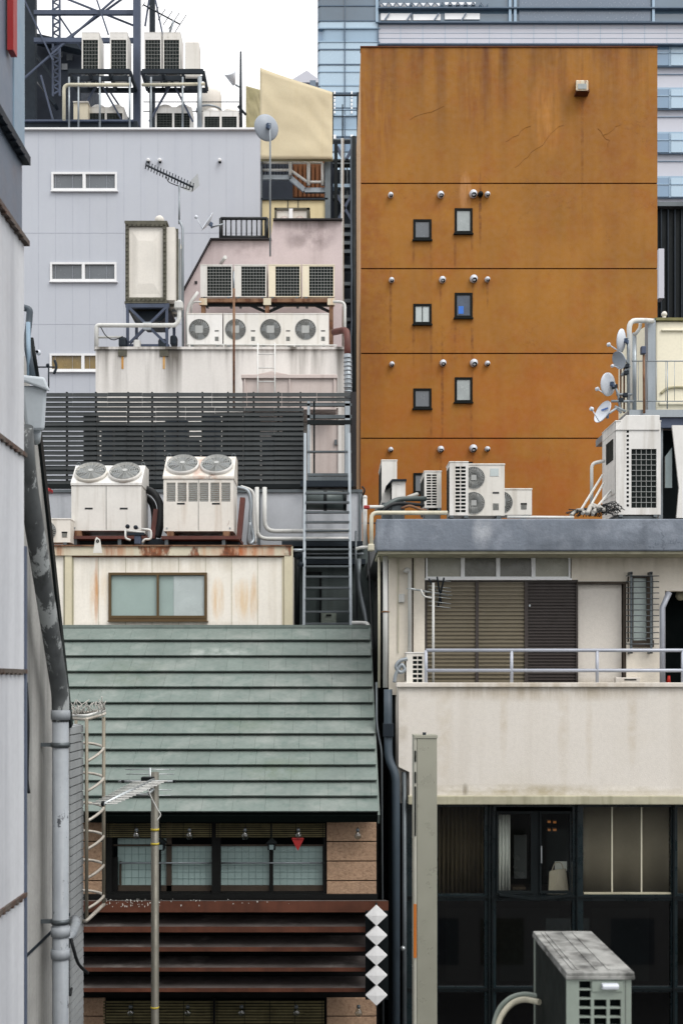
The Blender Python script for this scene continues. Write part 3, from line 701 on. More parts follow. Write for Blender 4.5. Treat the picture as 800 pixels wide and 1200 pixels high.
# ------------------------------------------------------------------ blue-white building
D = 42.; bb = thing('clad_building', 'pale blue-white clad building with strip windows under the steel rooftop frame', 'building', (X(165,D), D, 0))
bw = [(60,201,137,222.5), (58.5,306.8,136.5,329), (58,414,136,434.5)]
m = MB(); m.ppanel(-40, 150, 304.5, 1000, D, .25, bw); m.build('wall', 'blue_white_wall', bb)
m = MB(); m.prism([(X(-39,D),D+.25),(X(304,D),D+.25),(X(303,D+14),D+14),(X(-39,D),D+14)], 0, Z(151,D), 'z'); m.build('side_wall', 'blue_white_wall', bb)
m = MB()
for xx in range(20, 304, 20): m.rect(xx+5, 152, xx+5.25, 470, D-.004, .006)
for yy in (272.5, 379.5): m.rect(20, yy, 304, yy+.4, D-.005, .007)
m.build('panel_joint', 'blue_white_joint', bb)
m = MB(); m.rect(-40, 148.8, 305.2, 151, D-.12, .5); m.build('coping', 'win_frame_white', bb)
for i, (a,b_,c,d) in enumerate(bw):
    window(bb, a, b_, c, d, D-.05, .2, 2.4, 'win_frame_white', 2, ['pane_green','pane_green','pane_ochre'][i] if i == 2 else 'pane_grey', mull=3.5)
for px, py in ((174,188),(187.5,188),(257.5,188)):
    m = MB(); m.lathe([(S(2.2,D),0),(S(2.3,D),.12),(S(1.2,D),.17)], P(px,py,D), (0,-1,-.2), 12); v = m.build('vent_hood', 'win_frame_white', bb)
    m = MB(); m.rect(px-1.4, py+.5, px+1.4, py+2.4, D-.2, .05); m.build('vent_mouth', 'black_void', v)

# ------------------------------------------------------------------ steel frame on its roof
D = 44.; st = thing('steel_frame', 'tall blue-grey steel billboard frame with crossed braces on the rooftop', 'steel frame', P(100,150,D))
def beam(name, a, b, w, h, m_='steel_blue', d=D, d2=None):
    m = MB(); m.bar(P(a[0],a[1],d), P(b[0],b[1],d2 or d), S(w,D), S(h,D)); return m.build(name, m_, st)
beam('column', (160.5,-120), (160.5,152), 8, 8)
beam('column', (178.5,-120), (178.5,152), 6.5, 6.5, 'steel_dark', D+3)
beam('column', (36,-120), (36,150), 13, 10, 'steel_dark', D+2)
for y in (14.5, 47): beam('beam', (40,y), (158,y), 4, 5, 'steel_blue', D+.3)
for a, b in (((24,95),(146,-12)), ((69,18),(153,143)), ((60,58),(146,-4)), ((112,-5),(127,40)), ((78,-2),(158,30)), ((181,-6),(193,52)), ((28,-2),(62,70)), ((170,30),(176,-10))):
    beam('brace', a, b, 1.9, 1.9, 'steel_blue', D+.1*rnd(1,6))
m = MB()
for xx in (62, 70): m.bar(P(xx,112,D+1), P(xx,-120,D+1), .07, .07)
for k in range(24):
    y = 110-9*k; m.bar(P(62,y,D+1), P(70,y-4.5,D+1), .05, .05); m.bar(P(70,y-4.5,D+1), P(62,y-9,D+1), .05, .05)
m.build('lattice_mast', 'steel_blue', st)
for a, b in (((116,93),(92,139)), ((116,93),(142,139)), ((202,95),(175,142)), ((202,95),(226,142)), ((48,88),(62,140))):
    beam('brace', a, b, 2, 2, 'steel_blue', D-.6)
o = thing('rooftop_stair_shed', 'dark steel shed with small windows tucked behind the rooftop frame', 'shed', P(68,150,D+4))
m = MB(); m.prism([(X(42,D+4),Z(150,D+4)),(X(42,D+4),Z(46,D+4)),(X(95,D+4),Z(58,D+4)),(X(95,D+4),Z(150,D+4))], D+4, D+8, 'y'); m.build('wall', 'billboard_dark', o)
m = MB(); m.bar(P(40,45,D+3.6), P(97,58,D+3.6), .5, .25); m.build('roof', 'steel_dark', o)
for x0, y0 in ((66,60),(78,63),(72,74)):
    m = MB(); m.rect(x0, y0, x0+7, y0+7, D+3.95, .04); m.build('window', 'pane_grey', o)
m = MB(); m.bar(P(40,88,D+3.5), P(66,125,D+3.5), .5, .12); m.bar(P(40,60,D+3.5), P(66,97,D+3.5), .08, .1); m.build('stair', 'steel_dark', o)
o = thing('roof_kerb', 'dark steel base beam along the clad roof edge', 'beam', P(95,150,D-1))
m = MB(); m.rect(26, 141.5, 161, 149.5, D-1.2, .5); m.build('beam', 'steel_dark', o); m = MB(); m.rect(26, 139.5, 156, 141.5, D-1.3, .7); m.build('flange', 'steel_blue', o)
# platform with four tall units and a white cabinet
pf = thing('equipment_platform', 'pipe-railed steel platform carrying four tall rooftop condensers', 'platform', P(158,150,D-1.5)); Dp = D-1.5
for xa, xb in ((80,152), (166,238)):
    for dd in (0, .5, 1.35):
        m = MB(); m.box(X(xa,Dp), X(xb,Dp), Dp+dd, Dp+dd+.1, Z(88.4,D-1)-.16, Z(88.4,D-1)); m.build('beam', 'steel_dark', pf)
    for f in (0,.33,.66,1):
        xx = X(xa,Dp)+(X(xb,Dp)-X(xa,Dp))*f; m = MB(); m.box(xx-.05, xx+.05, Dp+.1, Dp+1.35, Z(88.4,D-1)-.14, Z(88.4,D-1)-.02); m.build('beam', 'steel_dark', pf)
m = MB(); m.tube(elbow([P(75,140,Dp), P(75,99,Dp), P(152,99,Dp)], .2), S(2.1,Dp), 10); m.build('pipe', 'pipe_cream', pf)
m = MB(); m.tube([P(166,99,Dp), P(240,98,Dp)], S(1.8,Dp), 10); m.build('pipe', 'pipe_cream', pf)
for xx in (81, 92, 117, 152, 177, 214, 234):
    m = MB(); m.tube([P(xx,150,Dp), P(xx,90,Dp)], S(1.2 if xx < 230 else 2.6,Dp), 8); m.build('post', 'galv', pf)
for y in (119, 130):
    m = MB(); m.tube([P(168,y,Dp+1.5), P(280,y,Dp+1.5)], S(.6,Dp), 6); m.build('rail', 'steel_dark', pf)
u = ac_coil('rooftop_condenser', 'tall condenser nearest the left steel column on the upper rooftop platform', S(20,D), S(49,D), .9, nx=5, nz=9, mg=(.045,.045,.07,.26), slots=True, wire='wire_grey', group='tall condensers on the rooftop platform')
u.location = P(106,88,D-1)
dup(u, P(139,88,D-1), 'second tall condenser on the rooftop platform, directly left of the thick column')
dup(u, P(179,88,D-1), 'tall condenser touching the thick steel column on its right side')
dup(u, P(201,88,D-1), 'tall condenser next to the plain white cabinet on the platform')
o = thing('equipment_cabinet', 'plain white cabinet at the right end of the rooftop platform', 'cabinet', P(225,96,D-1))
m = MB(); m.rect(217, 48.5, 233, 90, D-1.2, .6); m.build('casing', 'ac_white', o, bevel=.02); m = MB(); m.rect(218, 90, 232, 96, D-1.1, .5); m.build('stand', 'steel_dark', o)
def roof_box(x0, x1, label, y1=150, y0=124):   # low twin units with domed fan tops
    w = S(x1-x0,D); t = ac_coil('rooftop_condenser', label, w, S(y1-y0,D), .8, nx=10, nz=6, mg=(.06,.06,.02,.2), group='low condensers behind the roof edge', wire='wire_dark'); t.location = (X((x0+x1)/2,D-.5), D-.5, Z(y1,D-.5))
    m = MB(); m.box(ORG[t.name].x-.04, ORG[t.name].x+.04, ORG[t.name].y-.012, ORG[t.name].y+.02, ORG[t.name].z+.05, ORG[t.name].z+S(y1-y0,D)-.02); m.build('centre_post', 'ac_white', t)
    for s in (-1, 1):
        m = MB(); m.lathe([(w*.23,0),(w*.22,.12),(w*.16,.2),(w*.05,.24)], Vector((s*w*.25,.4,S(y1-y0,D)+.02)) + ORG[t.name], (0,0,1), 18); m.build('fan_cowl', 'ac_white', t)
roof_box(103, 145, 'low twin-fan condenser under the left half of the platform', 143, 126)
roof_box(182, 224, 'low twin-fan condenser behind the roof edge near the thick column', 151, 126)
roof_box(238, 279, 'low twin-fan condenser furthest along the roof edge by the lightning rod', 151, 130)
o = thing('roof_tank', 'white rounded tank behind the low condenser by the lightning rod', 'tank', P(243,150,D+2))
m = MB(); m.lathe([(S(15,D),0),(S(15,D),1.3),(S(14,D),1.45),(S(6,D),1.55)], P(245,150,D+2), (0,0,1), 28); m.build('body', 'tank_white', o); m = MB(); m.ring(P(245,130,D+2), S(15.2,D), .04, 'z'); m.build('hoop', 'galv', o)
o = thing('utility_box', 'small beige box on the clad roof beside the white pipe', 'box', P(95,140,D))
m = MB(); m.rect(86, 119, 103, 140, D-.8, .6); m.build('body', 'ac_cream', o, bevel=.02); m = MB(); m.rect(85.5, 118, 103.5, 119.5, D-.85, .7); m.build('lid', 'tank_white', o)
o = thing('lightning_rod', 'thin lightning rod standing at the end of the clad roof', 'rod', P(282,150,D)); m = MB(); m.tube([P(282,152,D), P(282,60,D)], [.07,.035], 6); m.build('rod', 'steel_dark', o)
m = MB(); m.tube([P(279,124,D), P(288,134,D)], .05, 6); m.build('stay', 'steel_dark', o)
def yagi_simple(name, label, a, b, nel, half0, half1, edir, base=None, r=.012, boom=.02, m_='alu', loc=None):
    a, b = Vector(a), Vector(b); t = thing(name, label, 'antenna', loc if loc is not None else (base or a), 'rooftop television antennas')
    m = MB(); m.tube([a, b], boom, 6); m.build('boom', m_, t)
    m = MB(); e = Vector(edir).normalized()
    for k in range(nel):
        f = k/(nel-1); rods(m, a.lerp(b, f), e, half0+(half1-half0)*f, r)
    m.build('element_row', m_, t)
    if base is not None:
        m = MB(); m.tube([a.lerp(b,.82), base], boom*1.5, 8); m.build('mast', 'galv', t)
    return t
yagi_simple('rooftop_antenna', 'thin comb antenna against the white sky beside the tall condensers', P(168,5,D), P(211,28,D), 7, .12, .5, (.5,.3,1), P(198,40,D), .015, .03, 'steel_dark')
o = thing('camera_bracket', 'tiny white speaker on the sky line near the lightning rod', 'loudspeaker', P(276,100,D+1))
m = MB(); m.lathe([(.06,0),(.25,.5)], P(274,99,D+1), (-.2,-.6,.5), 12); m.build('horn', 'dish_white', o); m = MB(); m.tube([P(276,99,D+1), P(282,102,D+1)], .04, 6); m.build('arm', 'galv', o)

# ------------------------------------------------------------------ tarp-covered stair tower
D = 48.; tb = thing('stair_tower', 'open steel stair tower wrapped in a beige tarp at the top', 'building', (X(347,D), D, 0))
def sheet(poly_top, xa, xb, yb, D, name, matn, th=.06, amp=.03):
    nx, nz = 26, 22; vs = []
    for off in (0, th):
        for i in range(nx+1):
            fx = i/nx; x = xa + (xb-xa)*fx; yt = poly_top(fx)
            for k in range(nz+1):
                fz = k/nz; y = yt + (yb-yt)*fz
                w = amp*(sin(fx*5+fz*9+sin(fz*6))*.9 + sin(fx*13-fz*17+1+2*sin(fx*7))*.4 + sin((fx-1.7*fz)*23+3*sin(fx*9))*.15) * (1-abs(2*fz-1)**4)
                p = P(x, y, D); vs.append((p.x, p.y + off + w, p.z))
    n1 = (nx+1)*(nz+1); I = lambda i,k,b: b*n1 + i*(nz+1) + k; fs = []
    for i in range(nx):
        for k in range(nz):
            fs += [(I(i,k,0),I(i+1,k,0),I(i+1,k+1,0),I(i,k+1,0)), (I(i,k,1),I(i,k+1,1),I(i+1,k+1,1),I(i+1,k,1))]
    for i in range(nx): fs += [(I(i,0,0),I(i,0,1),I(i+1,0,1),I(i+1,0,0)), (I(i,nz,0),I(i+1,nz,0),I(i+1,nz,1),I(i,nz,1))]
    for k in range(nz): fs += [(I(0,k,0),I(0,k+1,0),I(0,k+1,1),I(0,k,1)), (I(nx,k,0),I(nx,k,1),I(nx,k+1,1),I(nx,k+1,0))]
    m = MB(); m.add(vs, fs, True); return m.build(name, matn, tb)
sheet(lambda f: 78.5 + 29*f**.92, 304.5, 389.5, 185.5, D, 'tarp', 'tarp')
sheet(lambda f: 100 + 5*f, 288, 306, 152, D+5, 'rear_tarp', 'tarp_dark')
m = MB(); m.rect(305, 183, 390, 187, D+.1, .15); m.build('tarp_hem', 'tarp_dark', tb)
for xx, w in ((305.5,3), (384,6.5)):
    m = MB(); m.rect(xx-w/2, 183, xx+w/2, 700, D+.4, .3); m.build('column', 'galv_dark', tb)
m = MB(); m.rect(300, 188, 392, 700, D+5, .3); m.build('rear_wall', 'billboard_dark', tb)
m = MB()
for k in range(7): m.rect(345+5*k, 188, 348.6+5*k, 230, D+2.2-.05*(k % 2), .12)
m.rect(343, 186, 380, 231, D+2.4, .1); m.build('corrugated_wall', 'orange_corr', tb)
m = MB(); a,b,c,d = P(305,208,D+.8), P(340,208,D+.8), P(357,223,D+.8), P(381,223,D+.8)
for p, q in ((a,b),(b,c),(c,d)): m.bar(p, q, .15, S(5.5,D))
m.build('stair_stringer', 'galv', tb)
for y0, y1 in ((190,205),):
    m = MB(); m.tube([P(307,190.5,D+.6), P(342,190.5,D+.6)], .05, 6); m.build('handrail', 'pipe_white', tb)
m = MB(); m.tube(elbow([P(307,199,D+.6), P(340,199,D+.6), P(360,213,D+.6), P(381,213,D+.6)], .1), .06, 6); m.build('handrail', 'pipe_white', tb)
m = MB(); m.tube([P(342,190.5,D+.6), P(378,190.5,D+.6)], .05, 6); m.build('handrail', 'pipe_white', tb)
for xx, y0, y1 in ((340,190,205), (361.5,191,217), (378,191,217)):
    m = MB(); m.tube([P(xx,y0,D+.55), P(xx,y1,D+.55)], .07, 6); m.build('baluster', 'pipe_white', tb)
m = MB()
for k in range(9): m.tube([P(309+3.6*k,191,D+.7), P(309+3.6*k,204,D+.7)], .025, 5)
m.build('baluster_row', 'steel_dark', tb)
m = MB(); m.rect(306.5, 233.5, 382.5, 290, D+.5, .2); m.build('front_panel', 'beige_panel', tb); m = MB(); m.rect(305, 231.5, 384, 233.5, D+.4, .4); m.build('panel_cap', 'steel_dark', tb)
m = MB()
for xx in (337, 349): m.rect(xx, 233, xx+.7, 262, D+.46, .05)
m.build('panel_seam', 'steel_dark', tb)
o = thing('white_cistern', 'squat white cistern with dark rim peeping above the pink wall', 'tank', P(342,262,D-8)); Dq = D-8.
m = MB(); m.rect(323, 245, 361, 265, Dq, 1.2); m.build('body', 'tank_white', o, bevel=.03)
m = MB(); m.rect(321.5, 243, 363, 245.5, Dq-.06, 1.3); m.rect(321.5, 243, 324, 265, Dq-.06, .1); m.rect(359.5, 243, 362.5, 265, Dq-.06, .1); m.build('flange', 'tank_flange', o)
m = MB(); m.rect(338.5, 244, 343, 265, Dq-.1, .12); m.build('rib', 'white_bright', o)
for xx in (333, 351):
    m = MB(); m.lathe([(S(5.5,Dq),0),(S(4,Dq),.04),(.01,.06)], P(xx,258,Dq), (0,-1,0), 16); m.build('boss', 'pink_metal', o)
# dark service tower in the slit beside it
D = 52.; o = thing('service_tower', 'narrow dark steel service tower in the slit beside the orange building', 'building', (X(406,D), D, 0))
m = MB(); m.box(X(392,D), X(424,D), D+1, D+1.5, 0, Z(187,D)); m.build('rear_screen', 'steel_dark', o)
for xx in (391.5, 413.5):
    m = MB(); m.rect(xx, 168, xx+4, 900, D, .5); m.build('column', 'black_paint', o)
for y in (162, 186, 190, 215, 228, 262, 272, 282, 292, 310, 330, 350, 372, 395):
    m = MB(); m.rect(390, y, 417, y+(4 if y > 200 else 1.6), D+.3, .4); m.build('beam', 'galv_dark' if y != 215 else 'tower_slab', o)
for xx in (398, 406):
    m = MB(); m.rect(xx, 192, xx+1.5, 230, D+.5, .2); m.build('stair_post', 'galv_dark', o)
for a, b in (((395,172),(402,186)), ((413,172),(406,186)), ((394,228),(412,258)), ((412,228),(396,258))):
    m = MB(); m.bar(P(*a,D+.2), P(*b,D+.2), .12, .12); m.build('brace', 'steel_blue', o)
for y in (110, 127, 134):
    m = MB(); m.rect(389, y, 420, y+1.2, D+4, .1); m.build('top_rail', 'tower_slab' if y > 120 else 'steel_dark', o)
m = MB(); m.bar(P(389.5,168,D+4), P(389.5,108,D+4), .1, .1); m.bar(P(419,168,D+4), P(419,108,D+4), .1, .1); m.build('top_post', 'steel_dark', o)
o = thing('white_mast', 'slim white mast with a dark whip top in the slit left of the orange building', 'mast', P(401,420,D-14)); Dm = D-14.
m = MB(); m.tube([P(401.2,700,Dm), P(401.2,162,Dm)], S(1.7,Dm), 10); m.build('pole', 'pipe_white', o); m = MB(); m.tube([P(401.2,163,Dm), P(401.2,122,Dm)], S(.7,Dm), 6); m.build('whip', 'steel_dark', o)
m = MB()
pts = [P(415,165,34.8)]
for k in range(12): pts.append(P(413.5+(k % 2)*1.2, 185+35*k, 34.8))
o = pipe('dark_downpipe', 'black drainpipe running down the left edge of the orange building', [P(414.5,160,34.5), P(414.5,640,34.5)], S(3,34.5), 'black_paint', 0)
m = MB(); m.tube([P(x+rnd(-.6,.6), 160+18*i, 34.3) for i, x in enumerate([411.5]*26)], S(1,34), 6); tag(m.build('loose_conduit', 'pipe_dark'), 'thin wavy conduit beside the black drainpipe', 'pipe')
m = MB()
# ------------------------------------------------------------------ pink building
D = 31.; pk = thing('pink_building', 'pink rendered building with a sloping left roofline behind the condenser rack', 'building', (X(310,D), D, 0))
poly = [(214,700),(214,343),(248,281),(317,281),(320,258),(400.5,258),(400.5,700)]
m = MB(); m.prism([(X(a,D),Z(b,D)) for a,b in poly], D, D+7, 'y'); m.build('wall', 'pink_wall', pk)
m = MB()
for a, b in (((213,344),(247.5,280)), ((247,280.3),(318,280.3)), ((320,257.3),(401,257.3))): m.bar(P(*a,D-.05), P(*b,D-.05), .14, S(1.5,D))
m.build('coping', 'dark_trim', pk)
m = MB(); m.rect(228, 329, 231, 332, D-.03, .04); m.build('vent', 'dark_trim', pk)
m = MB(); m.tube(elbow([P(259,308,D-.1), P(264,301,D-.5)], .05), S(2.2,D), 8); m.build('vent_pipe', 'pipe_white', pk)
o = railing('roof_railing', 'black barred railing on the left shoulder of the pink building', P(258.5,279,D+.3), P(313,279,D+.3), S(23.5,D), 2, (.06,1), .045, 'rail_black', 9)
m = MB(); m.bar(P(259,279,D+.35), P(259,256,D+.35), .1, .1); m.bar(P(312,279,D+.35), P(312,256,D+.35), .1, .1); m.build('end_post', 'rail_black', o)
dish('satellite_dish', 'small white dish with long feed arm beside the black roof railing', P(245,261,D), .27, (-.75,-.3,.45), [P(248,266,D), P(262,262,D)])
dish('satellite_dish', 'large grey dish on a tall pole in front of the beige tarp', P(313.5,148,D-2), S(15,D-2)*1.0, (-.35,.75,.1), [P(316.5,165,D-2), P(316.5,300,D-2)], 'dish_grey')

# ------------------------------------------------------------------ white block with the condenser rack
D = 27.; wb = thing('white_block', 'stained white parapet block carrying condensers and a water tank', 'building', (X(258,D), D, 0))
m = MB(); m.box(X(112,D), X(403.5,D), D, D+6, 0, Z(408,D)); m.build('wall', 'white_wall', wb)
m = MB(); m.rect(111, 406, 404.5, 409, D-.05, 6.2); m.build('coping', 'white_wall', wb)
for xx in (143.5, 192):
    m = MB(); m.rect(xx-5, 408, xx+5, 417, D-.03, .05); p = m.build('anchor_plate', 'tank_flange', wb); m = MB(); m.rect(xx-1.2, 417, xx+1.2, 432, D-.008, .02); m.build('rust_run', 'rust_stain', p)
hb = thing('roof_hatch_tank', 'low pink metal box with a raised lid on the white block', 'tank', P(338,470,D-1.3)); Dh = D-1.3
m = MB(); m.rect(284, 443, 394, 480, Dh, 1.2); m.build('body', 'pink_metal', hb, bevel=.01); m = MB(); m.rect(282.5, 438.5, 395, 443, Dh-.06, 1.25)
m.prism([(X(300,Dh),Z(438.5,Dh)),(X(318,Dh),Z(434.5,Dh)),(X(338,Dh),Z(438.5,Dh))], Dh, Dh+1, 'y'); m.build('lid', 'pink_metal', hb, bevel=.01)
m = MB()
for xx in (286, 338.5, 391): m.rect(xx, 443, xx+1.6, 475, Dh-.04, .05)
m.build('stiffener', 'pink_metal', hb)
ld = thing('roof_ladder', 'short white ladder leaning on the white block below the fans', 'ladder', P(312,460,D-1.6)); Dl = D-1.6
for xx in (302, 322):
    m = MB(); m.tube([P(xx,463,Dl), P(xx,402,Dl+.7)], S(.9,Dl), 8); m.build('stringer', 'pipe_white', ld)
for y in (415, 431, 447):
    m = MB(); dd = Dl + .7*(463-y)/61; m.tube([P(302,y,dd), P(322,y,dd)], S(.7,Dl), 6); m.build('rung', 'pipe_white', ld)
o = thing('rusty_pole', 'thin rusty pole standing up in front of the fan condensers', 'pole', P(274,462,D-1.5)); m = MB(); m.tube([P(274,480,D-1.5), P(274,338,D-1.5)], S(1.3,D), 8); m.build('shaft', 'rusty', o); m = MB(); m.tube([P(274,338,D-1.5), P(274,318,D-1.5)], S(.8,D), 8); m.build('tip', 'galv', o)
# four fan units on the block and the four coil units on the rusty rack behind
Df = 28.; fan = ac_fan('fan_condenser', 'leftmost of four fan condensers below the rusty rack', S(41,Df), S(38,Df), .35, group='fan condensers in a row on the white block')
zf = Z(406,Df); fan.location = (X(240,Df), Df, zf)
dup(fan, (X(282.5,Df), Df, zf), 'fan condenser crossed by the thin rusty pole'); dup(fan, (X(323.5,Df), Df, zf), 'fan condenser standing behind the top of the short white ladder')
dup(fan, (X(364.5,Df), Df, zf), 'rightmost of four fan condensers below the rusty rack')
o = thing('condenser_rail', 'white pipe rail in front of the row of fan condensers', 'rail', P(300,408,Df-.3)); m = MB(); m.tube([P(219,403.5,Df-.25), P(395,404.5,Df-.25)], S(.9,Df), 8); m.build('rail', 'pipe_white', o)
for xx in (222, 262, 303, 345, 393):
    m = MB(); m.tube([P(xx,404,Df-.25), P(xx,411,Df-.25)], S(.8,Df), 6); m.build('post', 'pipe_white', o)
Dr = 29.6; rk = thing('equipment_rack', 'rusty steel rack holding four condensers above the fan row', 'rack', P(313,408,Dr))
m = MB(); m.rect(234, 349.5, 392, 353.5, Dr-.15, .2); m.build('front_beam', 'rusty', rk); m = MB(); m.rect(234, 354, 392, 357, Dr+.9, .1); m.rect(236, 354, 390, 358, Dr-.05, .08); m.build('rear_beam', 'black_paint', rk)
for xx in (238, 313, 388):
    m = MB(); m.rect(xx-2.4, 350, xx+2.4, 410, Dr-.18, .15); m.build('post', 'rusty', rk); m = MB(); m.rect(xx-4.5, 349, xx+4.5, 357, Dr-.22, .03); m.build('gusset', 'rusty_cream', rk)
for a, b in ((313,285), (313,340), (388,362)):
    m = MB(); m.bar(P(a,366,Dr), P(b,354,Dr), .06, .06); m.build('brace', 'black_paint', rk)
cu = ac_coil('rack_condenser', 'leftmost dark-grilled condenser on the rusty rack', S(37.5,Dr), S(39,Dr), .8, m_='ac_white', group='coil condensers on the rusty rack', nx=8, nz=10, wire='wire_grey', mg=(S(8,Dr),.03,.02,.03)); zr = Z(349.5,Dr)
cu.location = (X(253.5,Dr), Dr, zr)
dup(cu, (X(293.5,Dr), Dr, zr), 'white-sided condenser second from left on the rusty rack')
cu2 = ac_coil('rack_condenser', 'yellowed condenser right of the big dish pole on the rack', S(37.5,Dr), S(39,Dr), .8, m_='ac_cream', group='coil condensers on the rusty rack', nx=8, nz=10, wire='wire_grey', mg=(S(8,Dr),.03,.02,.03)); cu2.location = (X(333.5,Dr), Dr, zr)
dup(cu2, (X(373,Dr), Dr, zr), 'yellowed condenser at the right end of the rusty rack')
pipe('white_pipe', 'white pipe slanting down at the left end of the rack', [P(232,342,29), P(219,360,29), P(219,408,29)], S(2,29), 'pipe_white', .3)
pipe('white_pipe', 'thin white pipe looping round the left rack post', [P(236,353.5,29.2), P(225,353.5,29.2), P(224,367,29.2)], S(1,29), 'pipe_white', .15)
pipe('white_pipe', 'white pipe turning down at the right end of the rack', [P(390,353.5,29), P(404,353.5,29), P(404,406,28.9)], S(1.7,29), 'pipe_white', .15)
pipe('rusted_elbow_pipe', 'fat rust-brown elbow pipe at the right end of the white block', [P(391,389,27.2), P(406,386,26.8), P(407,400,26.7), P(407,418,26.7)], S(4,27), 'brown_red', .25)
m = MB()
m.tube([P(407,415,26.6), P(408,475,26.6)], S(4.2,26.6), 12)
for k in range(11): m.lathe([(S(4.6,26.6),-.02),(S(4.9,26.6),0),(S(4.6,26.6),.02)], P(407+k*.09,419+5*k,26.6), (0,0,1), 14)
tag(m.build('flexible_duct', 'galv'), 'ribbed silver flexible duct hanging below the rusted elbow', 'duct')

# ------------------------------------------------------------------ water tank on its stand
D = 28.3; wt = thing('water_tank', 'tall white panel water tank with bolted dark edges on a steel stand', 'water tank', P(178,407,D))
a0, a1 = X(147,D), X(195,D); z0, z1 = Z(353,D), Z(261,D)
m = MB(); m.box(a0+.03, a1-.03, D+.03, D+1.5, z0+.03, z1-.03); bx = m.build('panel_body', 'tank_white', wt)
m = MB(); cx, cz, hw, hh = (a0+a1)/2, (z0+z1)/2, (a1-a0)*.34, (z1-z0)*.40
m.add([(cx-hw,D+.03,cz-hh),(cx+hw,D+.03,cz-hh),(cx+hw,D+.03,cz+hh),(cx-hw,D+.03,cz+hh),(cx-hw*.55,D-.0,cz-hh*.68),(cx+hw*.55,D-.0,cz-hh*.68),(cx+hw*.55,D-.0,cz+hh*.68),(cx-hw*.55,D-.0,cz+hh*.68)], [(0,1,5,4),(1,2,6,5),(2,3,7,6),(3,0,4,7),(4,5,6,7)])
m.build('embossed_panel', 'tank_white', bx)
m = MB()
for (xa, xb, za, zb) in ((a0,a1,z1-.09,z1),(a0,a1,z0,z0+.09),(a0,a0+.085,z0+.09,z1-.09),(a1-.085,a1,z0+.09,z1-.09)): m.box(xa, xb, D-.03, D+.05, za, zb)
m.box(a0-.02, a1+.02, D-.02, D+1.55, z1, z1+.05); m.box(a0-.02, a1+.02, D-.02, D+1.55, z0-.06, z0)
for k in range(18):
    z = z0 + (z1-z0)*(k+.5)/18
    for x in (a0+.04, a1-.04): m.lathe([(.022,0),(.022,.03)], (x,D-.03,z), (0,-1,0), 6)
for k in range(9):
    x = a0 + (a1-a0)*(k+.5)/9
    for z in (z1-.045, z0+.045): m.lathe([(.022,0),(.022,.03)], (x,D-.03,z), (0,-1,0), 6)
m.build('flange', 'tank_flange', wt)
for k, xx in enumerate((199, 203.5, 207)):
    m = MB(); m.box(a1+.02, a1+.24, D+.35+.4*k, D+.4+.4*k, z0, z1-.1*k); m.build('side_rib', 'galv' if k else 'tank_flange', wt)
m = MB(); m.box(a1, a1+.2, D+.05, D+1.4, z0+.05, z1-.08); m.build('side_panel', 'tank_white', wt)
m = MB(); m.ball(P(187,258,D+.5), .12); m.build('vent_cap', 'tank_white', wt)
for xx, dd in ((149.5,0), (195.5,0), (149.5,1.3), (195.5,1.3)):
    m = MB(); m.bar(P(xx,409,D) + Vector((0,dd,0)), P(xx,357,D) + Vector((0,dd,0)), S(3.2,D), S(3.2,D)); m.build('leg', 'steel_blue', wt)
m = MB(); m.rect(147, 355, 198, 360, D-.02, .12); m.rect(147, 403, 198, 405.5, D-.02, .12); m.build('stand_beam', 'steel_blue', wt)
for a, b in (((152,361),(194,402)), ((194,361),(152,402))):
    m = MB(); m.bar(P(*a,D-.02), P(*b,D-.02), S(3.5,D), .06); m.build('cross_brace', 'steel_blue', wt)
m = MB(); m.rect(167.5, 377, 177, 386, D-.08, .05); m.build('centre_gusset', 'galv', wt)
m = MB(); m.prism([(X(151,D),Z(360,D)),(X(198,D),Z(360,D)),(X(186,D),Z(372,D)),(X(164,D),Z(372,D))], D+.3, D+1.2, 'y'); m.build('sump', 'steel_dark', wt)
pipe('white_pipe', 'fat white pipe running left from the water tank stand', [P(113,411,28), P(113,381,28), P(121,381,28), P(206,381,28), P(210,374,28), P(210,352,28)], S(2.6,28), 'pipe_white', .14)
pipe('white_pipe', 'thin lower white pipe beside the water tank stand', [P(113,395,28.2), P(144,395,28.2)], S(1.5,28), 'pipe_white', 0)
m = MB(); m.rect(204, 352, 214, 361, 27.9, .2); tag(m.build('pipe_junction', 'pipe_white', bevel=.03), 'white pipe junction box right of the water tank stand', 'box')
cable('sagging_cable', 'thin black cable looping off the white pipe near the tank', [P(118,383,27.9), P(124,393,27.9), P(133,398,27.9), P(144,394,27.9)], .012)
for i, (x_, y_, w_) in enumerate(((143,400,9),(160,403,8),(190,402,10),(203,398,8))):
    m = MB(); m.rect(x_-w_/2, y_-6, x_+w_/2, y_+6, D-.25+.1*i, .25)
    tag(m.build('valve_block', 'steel_dark' if i != 1 else 'pipe_white', bevel=.05), ('dark valve at the left foot of the tank stand','white valve under the tank stand cross brace','dark valve at the right foot of the tank stand','dark valve under the white junction box')[i], 'valve')
